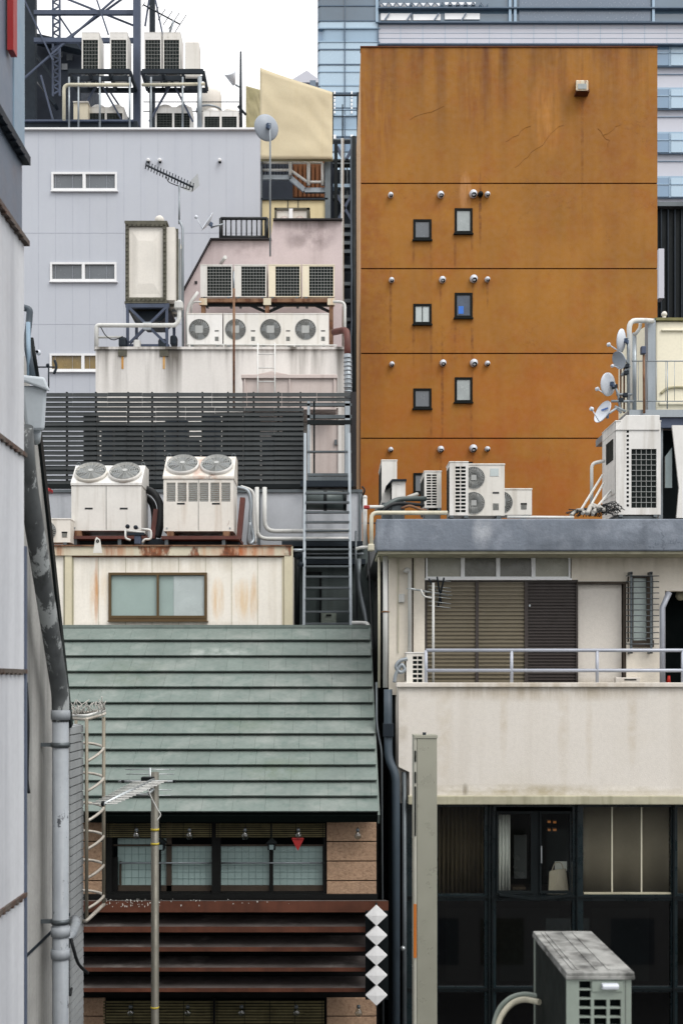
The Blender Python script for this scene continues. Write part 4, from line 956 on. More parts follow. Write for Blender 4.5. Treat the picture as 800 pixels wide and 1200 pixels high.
# comb antenna on a slim pole beside the tank
ya = yagi_simple('television_antenna', 'dark comb antenna tilted down to the right on a slim pole beside the tank', P(171,193,28.8), P(226,219,28.2), 17, .1, .1, (.18,0,1), None, .013, .025, 'steel_dark', P(211,408,28.5))
m = MB(); m.tube([P(210,262,28.5), P(210,217,28.5)], .025, 8); m.tube(elbow([P(210,258,28.5), P(214,266,28.5), P(214.5,408,28.5)], .2), .03, 8); m.build('mast', 'galv', ya)
m = MB(); m.prism([(X(214,28.3),Z(222,28.3)),(X(232,28.3),Z(204,28.3)),(X(234,28.3),Z(218,28.3)),(X(225,28.3),Z(226,28.3))], 28.25, 28.26, 'y'); m.build('mesh_reflector', 'clear_glass', ya)
m = MB(); m.tube(curve_pts([P(195,207,28.5), P(198,213,28.5), P(210,218,28.5), P(222,222,28.5)]), .012, 5); m.build('lead', 'hose_black', ya)

# ------------------------------------------------------------------ slatted louvre fence
D = 23.5; fn = thing('slatted_screen', 'long dark screen of horizontal slats behind the rooftop chillers', 'fence', P(230,570,D))
ys = [460 + 5.72*k for k in range(20)]
for k, y in enumerate(ys):
    m = MB(); xr = 356 if k > 2 else 412; h = S(4.6,D)
    zc = Z(y+2,D); a, b = X(44,D), X(xr,D)
    segs = 9; 
    for q in range(segs):
        x0 = a + (b-a)*q/segs; x1 = a + (b-a)*(q+1)/segs - .006; dz = rnd(-.004,.004)
        m.hexa([(x0,D,zc-h/2+dz),(x1,D,zc-h/2+dz),(x1,D+.03,zc-h/2+dz),(x0,D+.03,zc-h/2+dz),(x0,D+.03,zc+h/2+dz),(x1,D+.03,zc+h/2+dz),(x1,D+.05,zc+h/2+dz-.005),(x0,D+.05,zc+h/2+dz-.005)])
    m.build('slat', 'slat_dark', fn)
for xx in (78, 112, 150, 178, 208, 237, 267, 297, 326, 352):
    m = MB(); m.rect(xx-.9, 459, xx+.9, 572, D+.08, .08); m.build('post', 'black_paint', fn)
m = MB(); m.rect(44, 567, 358, 572, D-.02, .1); m.build('bottom_rail', 'black_paint', fn)
m = MB(); m.rect(411, 459, 417.5, 570, D-.05, 1.0); m.build('end_panel', 'brown_red' if False else 'dark_trim', fn)
o = thing('slat_gap_backing', 'added dark boxes behind the slatted screen that darken its gaps', 'rack', P(200,575,D+1.2))  # dark boxes and rails added to darken the gaps between slats
x_ = 44
while x_ < 352:
    w_ = rnd(9,30); y0 = 484 + rnd(0,14) + (24 if random.random() < .3 else 0)
    if random.random() < .9:
        m = MB(); m.rect(x_, y0, min(x_+w_,356), 575, D+.9+rnd(0,.9), .3); m.build('cabinet', random.choice(['steel_dark','black_paint']), o, bevel=.02)
    x_ += w_ + rnd(0,5)
for y_ in (497, 548):
    m = MB(); m.rect(44, y_, 356, y_+3, D+.6, .1); m.build('rail', 'black_paint', o)
# pink door seen through the ladder frame
o = thing('pink_access_door', 'pale pink metal door seen through the ladder frame', 'door', P(377,566,D+2.6)); De = D+2.6
m = MB(); m.rect(365, 478, 396, 560, De, .1); m.build('leaf', 'pink_metal', o); m = MB(); m.rect(362, 475, 365, 562, De-.05, .2); m.rect(396, 475, 400, 562, De-.05, .2); m.rect(365, 474, 396, 478, De-.05, .2); m.build('frame', 'white_wall', o)
m = MB(); m.rect(392, 515, 394.5, 521, De-.06, .05); m.build('handle', 'galv_dark', o)

# ------------------------------------------------------------------ roof terrace between fence and prefab
D = 22.6; gp = thing('galvanised_parapet', 'pale galvanised metal parapet panel below the slatted screen', 'wall', P(240,645,D))
m = MB(); m.rect(40, 576, 424, 642, D, .12)
m.build('sheet', 'galv_par', gp); m = MB(); m.rect(40, 573.5, 425, 577, D-.05, .25); m.build('cap', 'galv_dark', gp)
for xx in (302, 356, 420):
    m = MB(); m.rect(xx, 577, xx+3, 642, D-.04, .05); m.build('stiffener', 'galv_dark', gp)
D = 21.8; lw = thing('rear_stair_wall', 'dark grey rear wall with a door behind the steep ladder', 'wall', (X(384,D), D, 10.9))
m = MB(); m.ppanel(330, 643, 438, 760, D, .15, [(356,672,375,760)]); m.build('wall', 'concrete_dark', lw); m = MB(); m.rect(355, 671, 376.5, 760, D+.04, .05); dr = m.build('door', 'door_dark', lw)
m = MB(); m.rect(374, 671, 376.8, 760, D-.03, .05); m.rect(355, 670, 376.8, 672.5, D-.03, .05); m.build('door_frame', 'black_paint', dr)
m = MB(); m.rect(330, 655, 428, 661, D-.25, .25); m.rect(330, 634, 428, 640, D-.4, .5); m.build('duct_ledge', 'steel_dark', lw)
rt = MB(); rt.box(X(-60,19.6), .63, 19.55, 26.5, 9.5, 10.9); ro = rt.build('rear_roof', 'roof_felt'); tag(ro, 'flat grey roof terrace behind the green tiled slope', 'roof')
for k, (y, r_, x0) in enumerate(((622.5,2.6,308), (631.5,2.4,300), (643,1.6,300), (649,1.3,345))):
    xa = (310, 301)[k] if k < 2 else x0
    pts = [P(xa,571,22.2-.1*k), P(xa,y,22.2-.1*k), P(408,y,22.2-.1*k)] if k < 2 else [P(x0,y,22-.1*k), P(426,y,22-.1*k)]
    pipe('silver_pipe', ('upper silver pipe bending from vertical to horizontal by the ladder','lower silver pipe bending from vertical to horizontal by the ladder','dull silver pipe just above the rear wall','thin silver pipe along the top of the rear wall')[k], pts, S(r_,22.2), 'pipe_white' if k < 2 else 'galv', .2, 'silver pipes under the slatted screen')
cable('cable_bundle', 'looping pale cables beside the rust-topped chiller', [P(277,571,21.5), P(290,575,21.5), P(294,590,21.5), P(293,610,21.5), P(297,632,21.5), P(291,636,21.4), P(293,612,21.4)], .035, 'galv')
cable('cable_bundle', 'second pale cable loop hanging right of the chillers', [P(282,570,21.7), P(296,577,21.7), P(297,600,21.7), P(299,637,21.7)], .03, 'pipe_white')
o = thing('round_duct', 'dark padded round duct behind the top of the steep ladder', 'duct', P(382,597,21.6)); m = MB(); m.tube([P(357,586,21.8), P(405,587,21.8)], S(11.5,21.8), 20); m.build('body', 'duct_dark', o)
m = MB()
for xx in (357, 381, 404): m.lathe([(S(12,21.8),-.03),(S(12.2,21.8),.03)], P(xx,586.5,21.8), (1,0,0), 20)
m.build('strap', 'black_paint', o)
# steep ladder
D = 20.9; sl = thing('steep_ladder', 'tall steep steel ladder with many rungs rising to the slatted screen', 'ladder', P(382,742,D-.3))
def lad(y): return D - .35 + .9*(740-y)/230
for xx, x2 in ((357.5,356), (409,411)):
    m = MB(); m.bar(P(x2,740,lad(740)), P(xx,508,lad(508)), S(3.2,D), S(3.2,D)); m.build('stringer', 'galv', sl)
ya_ = [578, 589, 600.5, 612, 622, 633, 644, 654, 664, 676, 689, 702, 717, 731]
for y in ya_:
    m = MB(); m.bar(P(358,y,lad(y)), P(409,y,lad(y)), .12, S(2.2,D)); m.build('rung', 'galv_dark', sl)
for y, w in ((474,3),(488,4),(494.5,5),(529,2),(556,3),(562,7)):
    m = MB(); m.rect(360, y-w/2, 412, y+w/2, 22.9+.02*(y % 7), .1); m.build('frame_rail', 'galv_dark' if y != 494.5 else 'black_paint', sl)
for xx, w in ((361.5,3), (368,2), (407,6)):
    m = MB(); m.rect(xx-w/2, 470, xx+w/2, 566, 23.0, .12); m.build('frame_post', 'galv' if xx != 368 else 'black_paint', sl)
m = MB(); m.rect(352, 563, 414, 570, 22.4, 1.1); m.build('landing', 'steel_dark', sl)
pipe('drain_pipe', 'black drain hose bundle falling right of the steep ladder', [P(420,655,21.2), P(421,690,21.2), P(430,728,20.4), P(431,760,20.4)], S(3,21), 'galv_dark', .3)
pipe('drain_pipe', 'pale elbow pipe over the right end of the green roof ridge', [P(412,730,20), P(430,730,20), P(432.5,735,19.6), P(433,760,19.2)], S(2.3,19.6), 'pipe_white', .12)
pipe('drain_pipe', 'dark pipe on the left of the steep ladder base', [P(348,644,21), P(348,760,21)], S(3,21), 'black_paint', 0)
o = thing('valve_cluster', 'dark cluster of valves at the top of the prefab wall corner', 'valve', P(349,660,20.6))
m = MB(); m.ball(P(349,650,20.6), S(6,20.6)); m.ball(P(352,662,20.6), S(4,20.6)); m.build('body', 'steel_dark', o); m = MB(); m.tube([P(343,645,20.5), P(356,645,20.5)], S(2,20.6), 8); m.build('stub', 'galv', o)
m = MB(); m.rect(376, 717, 394, 731, 21.5, .3); b = m.build('floor_box', 'ac_grey', bevel=.02); tag(b, 'small grey box on the floor behind the ladder', 'box'); q = MB(); q.rect(382, 720, 388, 722, 21.48, .02); q.build('slot', 'black_paint', b)
pipe('conduit', 'thin conduit with white bands beside the right ladder stringer', [P(417,622,21.3), P(416.5,660,21.3), P(418,745,21.3)], S(1.3,21), 'galv_dark', 0)
cable('sagging_cable', 'long thin black cable hanging down the dark gap', [P(424,570,20), P(427,575,20), P(424,590,20), P(431,640,19.5), P(434,700,19), P(437,760,18.6)], .015)

# ------------------------------------------------------------------ chillers
D = 20.6; zb = Z(628.5,D)
c1 = chiller('twin_fan_chiller', 'clean white twin-fan chiller with plain doors on the prefab roof', S(82,D), S(88,D), .8); c1.location = (X(124.5,D), D, zb)
c2 = chiller('twin_fan_chiller', 'rust-topped white chiller with six louvre windows on the prefab roof', S(82,D), S(100,D), .8, 6, 'ac_dirty', True); c2.location = (X(232.5,D), D, zb-.01)
o = thing('chiller_plinth', 'rusty steel base frame under the two rooftop chillers', 'frame', P(180,640,D)); m = MB(); m.rect(84, 628, 172, 631.5, D-.05, 1); m.rect(189, 628, 280, 632, D-.05, 1); m.build('beam', 'brown_red', o)
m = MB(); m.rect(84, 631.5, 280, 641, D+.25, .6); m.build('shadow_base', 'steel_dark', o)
for xx in (88, 140, 166, 195, 262):
    m = MB(); m.rect(xx-2, 631, xx+2, 641, D-.02, .3); m.build('foot', 'galv_dark', o)
for a, b, lb in ((182,598,'rusty red steel post between the two chillers'), (283,584,'rusty red steel post right of the second chiller')):
    m = MB(); m.bar(P(a-3,632,D+.3), P(a+1.5,b,D+.4), S(6,D), .14); tag(m.build('rusty_post', 'brown_red'), lb, 'post')
cable('black_hose', 'thick black hose arching down between the chillers', [P(170,573,D+.6), P(180,578,D+.5), P(188,592,D+.4), P(188,612,D+.3), P(184,630,D+.3)], .07)
cable('black_hose', 'second black hose curving behind the clean chiller', [P(170,582,D+.7), P(178,590,D+.7), P(181,606,D+.7), P(180,630,D+.7)], .06)
o = thing('valve_manifold', 'small white valve manifold at the lower right corner of the clean chiller', 'valve', P(161,640,D-.35)); Dv = D-.35
m = MB(); m.tube(elbow([P(147,620,Dv), P(147,631,Dv), P(153,633,Dv)], .04), S(1.3,Dv), 8); m.tube(elbow([P(167,636,Dv), P(169,632,Dv), P(177,632,Dv), P(177,621,Dv), P(166,620,Dv)], .05), S(1.4,Dv), 8); m.tube([P(148,622,Dv), P(170,624,Dv)], S(1.3,Dv), 8); m.build('pipework', 'pipe_white', o)
m = MB(); m.rect(149, 624, 169, 627, Dv-.02, .1); m.ball(P(149.5,617,Dv), .04); m.ball(P(159,618,Dv), .04); m.build('handwheel', 'steel_dark', o); m = MB(); m.rect(157, 627, 165, 638, Dv, .12); m.build('meter', 'steel_blue', o, bevel=.02)
D = 20.3; s1 = ac_fan('wall_condenser', 'single-fan condenser cut off by the bent drainpipe on the left', S(43,D), S(30,D), .32, group='small single-fan condensers'); s1.location = (X(61,D), D, Z(639,D))
m = MB(); m.rect(83, 600, 87, 640, 20.9, .1); tag(m.build('rail_upright', 'galv'), 'short galvanised upright left of the clean chiller', 'post')
m = MB(); m.rect(51, 571.5, 58, 576, 22, .3); tag(m.build('red_box', 'red_paint', bevel=.02), 'small red box on the parapet at far left under the slats', 'box')

# ------------------------------------------------------------------ cream prefab room
D = 19.8; pr = thing('prefab_room', 'cream prefab rooftop room with a rusty fascia and one sliding window', 'building', (X(200,D), D, 10.9))
m = MB(); m.ppanel(30, 650, 342, 745, D, .12, [(127,671,242.5,727.5)]); m.build('wall', 'prefab_wall', pr)
m = MB(); m.box(X(30,D), X(126,D), D+.12, D+1.6, 10.9, Z(642,D)); m.box(X(243.5,D), X(342,D)-.003, D+.12, D+1.6, 10.9, Z(642,D)); m.box(X(126,D), X(243.5,D), D+.4, D+1.6, 10.9, Z(642,D)); m.build('side_wall', 'prefab_wall', pr)
m = MB(); m.rect(28, 639.5, 341, 651, D-.07, .2); m.build('fascia', 'rusty_cream', pr); m = MB(); m.rect(28, 638.5, 342, 640.2, D-.1, 1.9); m.rect(84, 650.5, 334, 653, D-.03, .05); m.build('roof', 'rusty', pr)
m = MB(); m.rect(76, 651, 84, 745, D-.05, .08); m.build('corner_post', 'prefab_post', pr); m = MB(); m.rect(333, 640, 343, 745, D-.06, .1); m.rect(330.5, 651, 332.5, 745, D-.02, .05); m.build('corner_post', 'prefab_post', pr)
m = MB(); m.rect(84.5, 651, 86, 745, D-.02, .05); m.rect(74.3, 651, 75.6, 745, D-.02, .05)
for xx in (115, 147, 178, 209, 240.5, 271, 301.5): m.rect(xx, 653, xx+.5, 671 if 127 < xx < 242 else 745, D-.004, .01)
for xx in (147, 178, 209): m.rect(xx, 729, xx+.5, 745, D-.004, .01)
m.build('panel_joint', 'ledge_moss', pr)
w = window(pr, 127, 671, 242.5, 727.5, D-.04, .12, 3, 'win_frame_bronze', 2, 'pane_green2', mull=2.4)
m = MB(); m.rect(203.5, 675, 239.3, 723, D+.004, .006); m.build('paper_blind', 'pane_white', w)
m = MB(); m.rect(129, 721.5, 241, 724.5, D-.05, .03); m.build('sash_rail', 'win_frame_bronze', w)
m = MB(); m.prism([(X(109,D-.3),Z(648,D-.3)),(X(119.5,D-.3),Z(648,D-.3)),(X(117,D-.3),Z(632,D-.3)),(X(113,D-.3),Z(629,D-.3)),(X(111.5,D-.3),Z(632,D-.3))], D-.3, D-.27, 'y'); o = m.build('corner_tab', 'ac_white'); tag(o, 'pointed white metal tab standing on the rusty fascia', 'bracket'); m = MB(); m.ring(P(114.3,634,D-.31), .02, .008, n=12, m=5); m.build('hole', 'black_void', o)
# ------------------------------------------------------------------ green tiled house
De, Dr_ = 15.8, 19.5; hs = thing('tiled_house', 'dark wooden house with a green tiled roof and brown louvred front', 'house', (-1.6, 16.3, 0))
xl, xr = -4.8, .632
e = Vector((0, De, Z(955,De))); r = Vector((0, Dr_, Z(735.5,Dr_))); sl_ = (r-e); nrm = Vector((0,-sl_.z,sl_.y)).normalized()
def onroof(x, f, h): v = e + sl_*f + nrm*h; return (x, v.y, v.z)
m = MB(); m.add([onroof(xl,-.005,-.12),onroof(xr,-.005,-.12),onroof(xr,1,-.12),onroof(xl,1,-.12),onroof(xl,-.005,0),onroof(xr,-.005,0),onroof(xr,1,0),onroof(xl,1,0)], [(0,3,2,1),(4,5,6,7),(0,1,5,4),(1,2,6,5),(2,3,7,6),(3,0,4,7)])
rf = m.build('roof', 'tile_under', hs)
def ycourse(y):   # fraction up the slope whose image row is y
    lo, hi = -.1, 1.1
    for _ in range(40):
        f = (lo+hi)/2; v = e + sl_*f
        if HY - (v.z-CZ)*F/v.y > y: lo = f
        else: hi = f
    return lo
rows = [955 - 18.3*k for k in range(13)]
fr_ = [ycourse(y) for y in rows]
m = MB()
for k in range(12):
    f0, f1 = fr_[k]-.004, min(fr_[k+1]+.012, 1.0); x = xl - rnd(0,.3)
    while x < xr:
        w = rnd(.24,.5); x0, x1 = max(x,xl), min(x+w, xr+.012); x += w
        if x1-x0 < .03: continue
        b = rnd(-.001,.001); a = rnd(-.0003,.0003); t = .02
        m.hexa([onroof(x0+.0012,f0+a,0.066+b),onroof(x1-.0012,f0+a,0.066+b),onroof(x1-.0012,f1,.001),onroof(x0+.0012,f1,.001),
                onroof(x0+.0012,f0+a,0.066+t+b),onroof(x1-.0012,f0+a,0.066+t+b),onroof(x1-.0012,f1,.016),onroof(x0+.0012,f1,.016)])
m.build('shingle', 'tile_green', rf)
m = MB(); m.bar(Vector(onroof(xl,1.0,.02)), Vector(onroof(xr+.02,1.0,.02)), .12, .05); m.build('ridge_cap', 'tile_green', rf)
m = MB(); m.bar(Vector(onroof(xr+.018,-.01,-.04)), Vector(onroof(xr+.018,1,-.04)), .03, .16); m.build('verge_board', 'tile_green', rf)
m = MB(); m.rect(-200, 957, 442.3, 962, De+.08, .1); m.build('eave_board', 'wood_black', rf)
D = 16.3
m = MB(); m.ppanel(-60, 962, 440.5, 1168, D, .12, [(124,963,382,1050)]); m.build('wall', 'wood_black', hs)
m = MB(); m.ppanel(-60, 1168, 440.5, 1640, D, .12, [(120,1170,381,1260)]); m.build('lower_wall', 'wood_black', hs)
m = MB(); m.box(X(-60,D), X(-58,D), D+.12, 22, 0, 8.0); m.box(.58, .62, D+.12, 22, 0, 8.0); m.box(X(-60,D), .62, 21.9, 22, 0, 9.5); m.build('side_wall', 'wood_black', hs)
m = MB(); m.prism([(D+.1,7.9),(19.5,10.7),(22,10.7),(22,7.9)], .57, .615, 'x'); m.build('gable', 'dark_side', hs)
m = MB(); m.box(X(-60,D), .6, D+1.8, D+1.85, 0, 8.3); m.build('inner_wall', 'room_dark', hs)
for xa, xb in ((382.8,440.8), (40,123)):
    for y0, y1 in ((964,986),(987,1009),(1010,1032),(1033,1054),(1170,1191),(1192,1214),(1215,1240),(1241,1300)):
        m = MB(); m.rect(xa, y0+.3, xb, y1, D-.05, .049); m.build('facing_block', 'tan_block', hs, bevel=.006)
# upper window band
w = MB(); w.ppanel(124.4, 962.6, 381.6, 1051, D-.03, .14, [(131,964,248,1046),(258,964,379,1046)]); wo = w.build('window', 'wood_black', hs)
m = MB()
for a, b, c, d in ((138,983,195,1038),(201,991,248,1038),(259,991,316,1038),(320,991,378,1038)): m.rect(a, b, c, d, D+.1, .02)
m.build('paper_screen', 'shoji', wo)
m = MB()
for a, b, c, d in ((138,983,195,1038),(201,991,248,1038),(259,991,316,1038),(320,991,378,1038)):
    for q in range(1,7): xx = a+(c-a)*q/7; m.rect(xx-.18, b, xx+.18, d, D+.094, .006)
    for q in range(1,6): yy = b+(d-b)*q/6; m.rect(a, yy-.18, c, yy+.18, D+.092, .006)
m.build('screen_lattice', 'shoji_line', wo)
m = MB()
for a,b,c,d in ((195,964,201,1046),(131,1038,248,1046),(258,1038,379,1046),(131,990,248,992),(258,990,379,992),(140,1010,142,1038)): m.rect(a, b, c, d, D+.06, .03)
m.build('inner_frame', 'wood_brown', wo)
for a,b,c,d,dd in ((315.5,980,320,1046,.02),(185.5,984,188.5,1046,.02),(131,1005,138,1046,.03),(248,985,258,1050,-.06)):
    m = MB(); m.rect(a, b, c, d, D+dd, .028); m.build('mullion', 'wood_black', wo)
for a, b in ((140,248), (258.5,379)):
    m = MB(); m.tube([P(a,1011.7,D+.02), P(b,1011.7,D+.02)], .013, 8); m.build('guard_pipe', 'galv', wo)
m = MB(); m.rect(96, 1049, 442, 1054, D-.14, .13); m.build('sill', 'wood_black', wo)
def blind(x0, x1, y0, y1, n, Db, nm='bamboo_blind'):
    m = MB()
    for k in range(n):
        y = y0 + (y1-y0)*(k+.5)/n; h = (y1-y0)/n*.62
        x = x0
        while x < x1:
            xb = min(x + rnd(30,70), x1); z = rnd(-.15,.15); m.rect(x, y-h/2+z, xb-.15, y+h/2+z, Db+rnd(0,.01), .012); x = xb
    o = m.build(nm, 'bamboo', hs)
    m = MB()
    for xx in [x0 + (x1-x0)*f for f in (.02,.27,.5,.73,.98)]: m.rect(xx-.3, y0, xx+.3, y1, Db-.006, .004)
    m.build('blind_cord', 'black_paint', o); return o
blind(125, 248, 965, 982, 7, D-.06); blind(253, 381, 965, 982, 7, D-.06)
m = MB(); m.rect(125, 964, 381, 982, D-.03, .01)
blind(121, 250, 1173, 1262, 26, D-.06); blind(252, 380, 1173, 1262, 26, D-.06)
m = MB(); m.rect(249.5, 1170, 252, 1260, D-.1, .08); m.build('lower_mullion', 'wood_black', hs)
# louvre fins
for k, (ya, yb, xe) in enumerate(((1056.5,1069.5,455), (1086.5,1093,430), (1110.5,1115.5,430), (1134.5,1139,430), (1158.5,1163,430))):
    F0, F1 = 15.4, (16.27 if k == 0 else 15.95); za, zb = Z(ya,F0), Z(yb,F0); zt = Z(ya-(1.2 if k == 0 else 13.5), F1)
    m = MB(); m.prism([(F0,zb),(F0,za),(F1,zt),(F1,zt-.1)], X(-60,F0), X(xe,F0), 'x'); o = m.build('louvre_fin', 'fin_brown', hs)
    m = MB(); m.add([(X(-60,F0),F0+.006,za+.004),(X(xe,F0)-.004,F0+.006,za+.004),(X(xe,F0)-.004,F1,zt+.004),(X(-60,F0),F1,zt+.004),(X(-60,F0),F0+.006,za),(X(xe,F0)-.004,F0+.006,za),(X(xe,F0)-.004,F1,zt),(X(-60,F0),F1,zt)], [(0,1,2,3),(0,4,5,1),(1,5,6,2),(2,6,7,3),(3,7,4,0)]); m.build('fin_top', 'fin_top', o)
    if k == 0:
        m = MB()
        for q in range(85):
            x = 125 + abs(random.gauss(0,1))*95 if q > 30 else rnd(122,185)
            if x > 380: continue
            y = rnd(1055.8,1063); s = rnd(.3,.9); pp = P(x,y,F0-.004); rr = S(s,F0)
            if q % 3: m.hexa([(pp.x-rr*.5,pp.y,pp.z-rr*rnd(.6,2)),(pp.x+rr*.4,pp.y,pp.z-rr*rnd(.5,1.5)),(pp.x+rr*.4,pp.y+.01,pp.z-rr),(pp.x-rr*.5,pp.y+.01,pp.z-rr),(pp.x-rr*.7,pp.y,pp.z+rr),(pp.x+rr*.6,pp.y,pp.z+rr),(pp.x+rr*.6,pp.y+.01,pp.z+rr),(pp.x-rr*.7,pp.y+.01,pp.z+rr)])
            else: m.ball((pp.x, rnd(F0+.02,F0+.12), za+.005), rr*.6, 6)
        m.build('bird_droppings', 'guano', o, kind='stuff')
for y in (1078, 1101, 1125, 1150):
    m = MB(); m.rect(96, y-3, 432, y+4, 16.22, .05); m.build('fin_backing', 'black_paint', hs)
for i, x_ in enumerate((160,222,287,349.5,419)):
    lightbulb(P(x_,979.5,15.95), S(8.5,15.95), ('hanging bulb left of the antenna pole on the upper row under the eave','upper row hanging bulb just right of the antenna pole','upper row hanging bulb beside the wide black window post','upper row hanging bulb directly above the red triangle','upper row hanging bulb against the tan block wall')[i], 'clear bulbs hanging along the house front', S(10,15.95))
for i, x_ in enumerate((153,220,283,347,420)):
    lightbulb(P(x_,1187,15.95), S(9,15.95), ('lowest row hanging bulb left of the antenna pole','lower row hanging bulb right of the antenna pole','lower row hanging bulb near the middle of the bamboo blinds','lower row hanging bulb at the right of the bamboo blinds','lower row hanging bulb against the tan blocks beneath the diamonds')[i], 'clear bulbs hanging along the house front', S(9,15.95))
for xx, lb in ((318,'small black lantern hanging in front of the upper window beside the red triangle'), (188,'small black lantern half hidden behind the antenna pole')):
    o = thing('hanging_lantern', lb, 'lantern', P(xx,997,16.0), 'black lanterns under the eave'); m = MB(); m.rect(xx-4.5, 989, xx+4.5, 997, 15.95, .1); m.build('body', 'black_paint', o, bevel=.01)
    m = MB(); m.prism([(X(xx-6.5,15.93),Z(989,15.93)),(X(xx+6.5,15.93),Z(989,15.93)),(X(xx,15.93),Z(983,15.93))], 15.93, 16.07, 'y'); m.build('roof', 'black_paint', o); m = MB(); m.tube([P(xx,984,16), P(xx,966,16)], .008, 5); m.build('chain', 'black_paint', o)
    m = MB(); m.rect(xx-2.5, 990.5, xx+2.5, 996, 15.945, .006); m.build('pane', 'pane_green', o)
o = thing('red_pennant', 'small red downward triangle sign hanging before the upper window', 'sign', P(349,997,15.93))
m = MB(); m.prism([(X(341.5,15.93),Z(983.5,15.93)),(X(356,15.93),Z(983.5,15.93)),(X(349,15.93),Z(997.5,15.93))], 15.93, 15.96, 'y'); m.build('board', 'red_paint', o); m = MB(); m.rect(342, 982.5, 355.5, 983.8, 15.92, .05); m.build('edge_bar', 'red_paint', o)
# diamond sign
D = 15.15; dm = thing('diamond_sign', 'vertical sign of five white pyramid diamonds at the end of the brown louvres', 'sign', P(441,1180,D))
for k in range(5):
    y = 1073.5+23.4*k; h = S(12,D); c = P(441,y,D); m = MB()
    m.add([c+Vector((h*1.05,0,0)), c+Vector((0,0,h)), c+Vector((-h*1.05,0,0)), c+Vector((0,0,-h)), c+Vector((0,-.012,0)), c+Vector((h*1.05,.06,0)), c+Vector((0,.06,h)), c+Vector((-h*1.05,.06,0)), c+Vector((0,.06,-h))],
          [(0,1,4),(1,2,4),(2,3,4),(3,0,4),(0,5,6,1),(1,6,7,2),(2,7,8,3),(3,8,5,0),(8,7,6,5)]); m.build('diamond', 'diamond_white', dm)
m = MB(); m.rect(439.8, 1060, 442.2, 1180, D+.06, .1); m.rect(428, 1068, 455, 1172, D+.16, .03); m.build('backing', 'black_paint', dm)

# ------------------------------------------------------------------ antenna pole in front of the house
D = 13.4; ap = thing('television_antenna', 'large silver yagi antenna on a thick bare metal pole before the green roof', 'antenna', P(182,1700,D))
m = MB(); m.tube([P(182,1790,D), P(181.5,905,D)], S(4.6,D), 16); m.build('mast', 'pole_metal', ap)
m = MB(); m.lathe([(S(5,D),-.012),(S(5,D),.012)], P(181.5,989,D), (0,0,1), 16); m.lathe([(S(5,D),-.008),(S(5,D),.02)], P(181.5,973,D), (0,0,1), 16); m.lathe([(S(5,D),-.008),(S(5,D),.01)], P(181.5,1181,D), (0,0,1), 16); m.build('yellow_tape', 'yellow_clip', ap)
m = MB(); a, b = P(180,914,D-.1), P(120,943,D-1.0); m.tube([a, b], .022, 8); m.build('boom', 'alu', ap)
m = MB(); ed = Vector((1,.12,.02)).normalized()
for k in range(15):
    f = .08+.9*k/14; c = a.lerp(b, f); rods(m, c, ed, .2-.0035*k, .007)
m.build('director_row', 'pipe_white', ap)
m = MB()
for y, h in ((902,.29),(907.5,.28),(926,.25),(932.5,.24)): rods(m, P(176,y,D+.12), Vector((1,0,0)), h, .006)
rods(m, P(172,916,D-.08), Vector((1,0,0)), .33, .014)
m.tube([P(176,900,D+.12), P(176,934,D+.12)], .015, 6); m.build('reflector', 'alu', ap)
m = MB(); m.rect(165, 911, 180, 919, D-.12, .1); m.build('junction_box', 'black_paint', ap, bevel=.01); m = MB()
for x_ in (142.5, 203): m.tube([P(x_,916,D-.08), P(x_+3,916,D-.08)], .018, 8)
m.tube([P(119,942,D-1), P(122,942.5,D-1)], .03, 8); m.build('end_cap', 'black_paint', ap)
m = MB(); m.tube(elbow([P(150,930,D-.5), P(172,932,D-.15), P(180,925,D-.05)], .1), .02, 8); m.build('boom_stay', 'alu', ap)
m = MB(); m.tube(curve_pts([P(172,920,D-.15), P(176,932,D-.15), P(184,948,D-.12), P(188,955,D-.1), P(184,962,D-.12)]), .007, 5); m.build('lead', 'pipe_white', ap)

# ------------------------------------------------------------------ caged ladder with spikes
D = 14.3; cl = thing('caged_ladder', 'weathered caged ladder with white-spiked top beside the green roof', 'ladder', P(103,1075,D))
for xx, dd, y0, y1 in ((101.5,D-.45,843,1078), (121.5,D-.1,840,1062)):
    m = MB(); m.tube([P(xx,y1,dd), P(xx,y0,dd)], S(2.1,D), 8); m.build('stringer', 'cage_dark', cl)
m = MB(); m.tube([P(89,1078,D+.1), P(89,840,D+.1)], S(1.8,D), 8); m.build('stringer', 'cage_dark', cl)
for y in (873, 908, 943, 976, 1010, 1046):
    m = MB(); m.tube(curve_pts([P(86,y-1,D+.2), P(100,y-2,D+.35), P(114,y,D+.35), P(121.5,y+4,D-.1), P(114,y+12,D-.35), P(101.5,y+20,D-.45)], 4), S(1.7,D), 7); m.build('hoop', 'cage_metal', cl)
m = MB(); m.tube(curve_pts([P(82,1078,D+.1), P(98,1080,D-.4), P(104,1077,D-.45), P(122,1060,D-.1)], 5), S(2.2,D), 8); m.build('bottom_hoop', 'cage_metal', cl)
m = MB(); m.tube(elbow([P(84,842,D-.1), P(101,843,D-.45), P(123,837,D-.1), P(122,834,D+.3), P(86,836,D+.4)], .05), S(1.8,D), 8); m.build('top_hoop', 'cage_metal', cl)
m = MB(); m.tube(elbow([P(84,838.5,D-.1), P(101,839,D-.45), P(123,833,D-.1)], .05), S(1.5,D), 8); m.build('top_rail', 'pipe_white', cl)
m = MB()
for k in range(40):
    f = rnd(0,1); q = P(84+40*f, 838-5*f+rnd(-1,1), D-.4+.7*rnd(0,1)); v = Vector((rnd(-.12,.12), rnd(-.1,.1), rnd(.06,.2)))
    m.tube([q, q+v*.6, q+v+Vector((rnd(-.05,.05),0,-.02))], .0065, 4)
m.build('spike_strip', 'hose_white', cl)

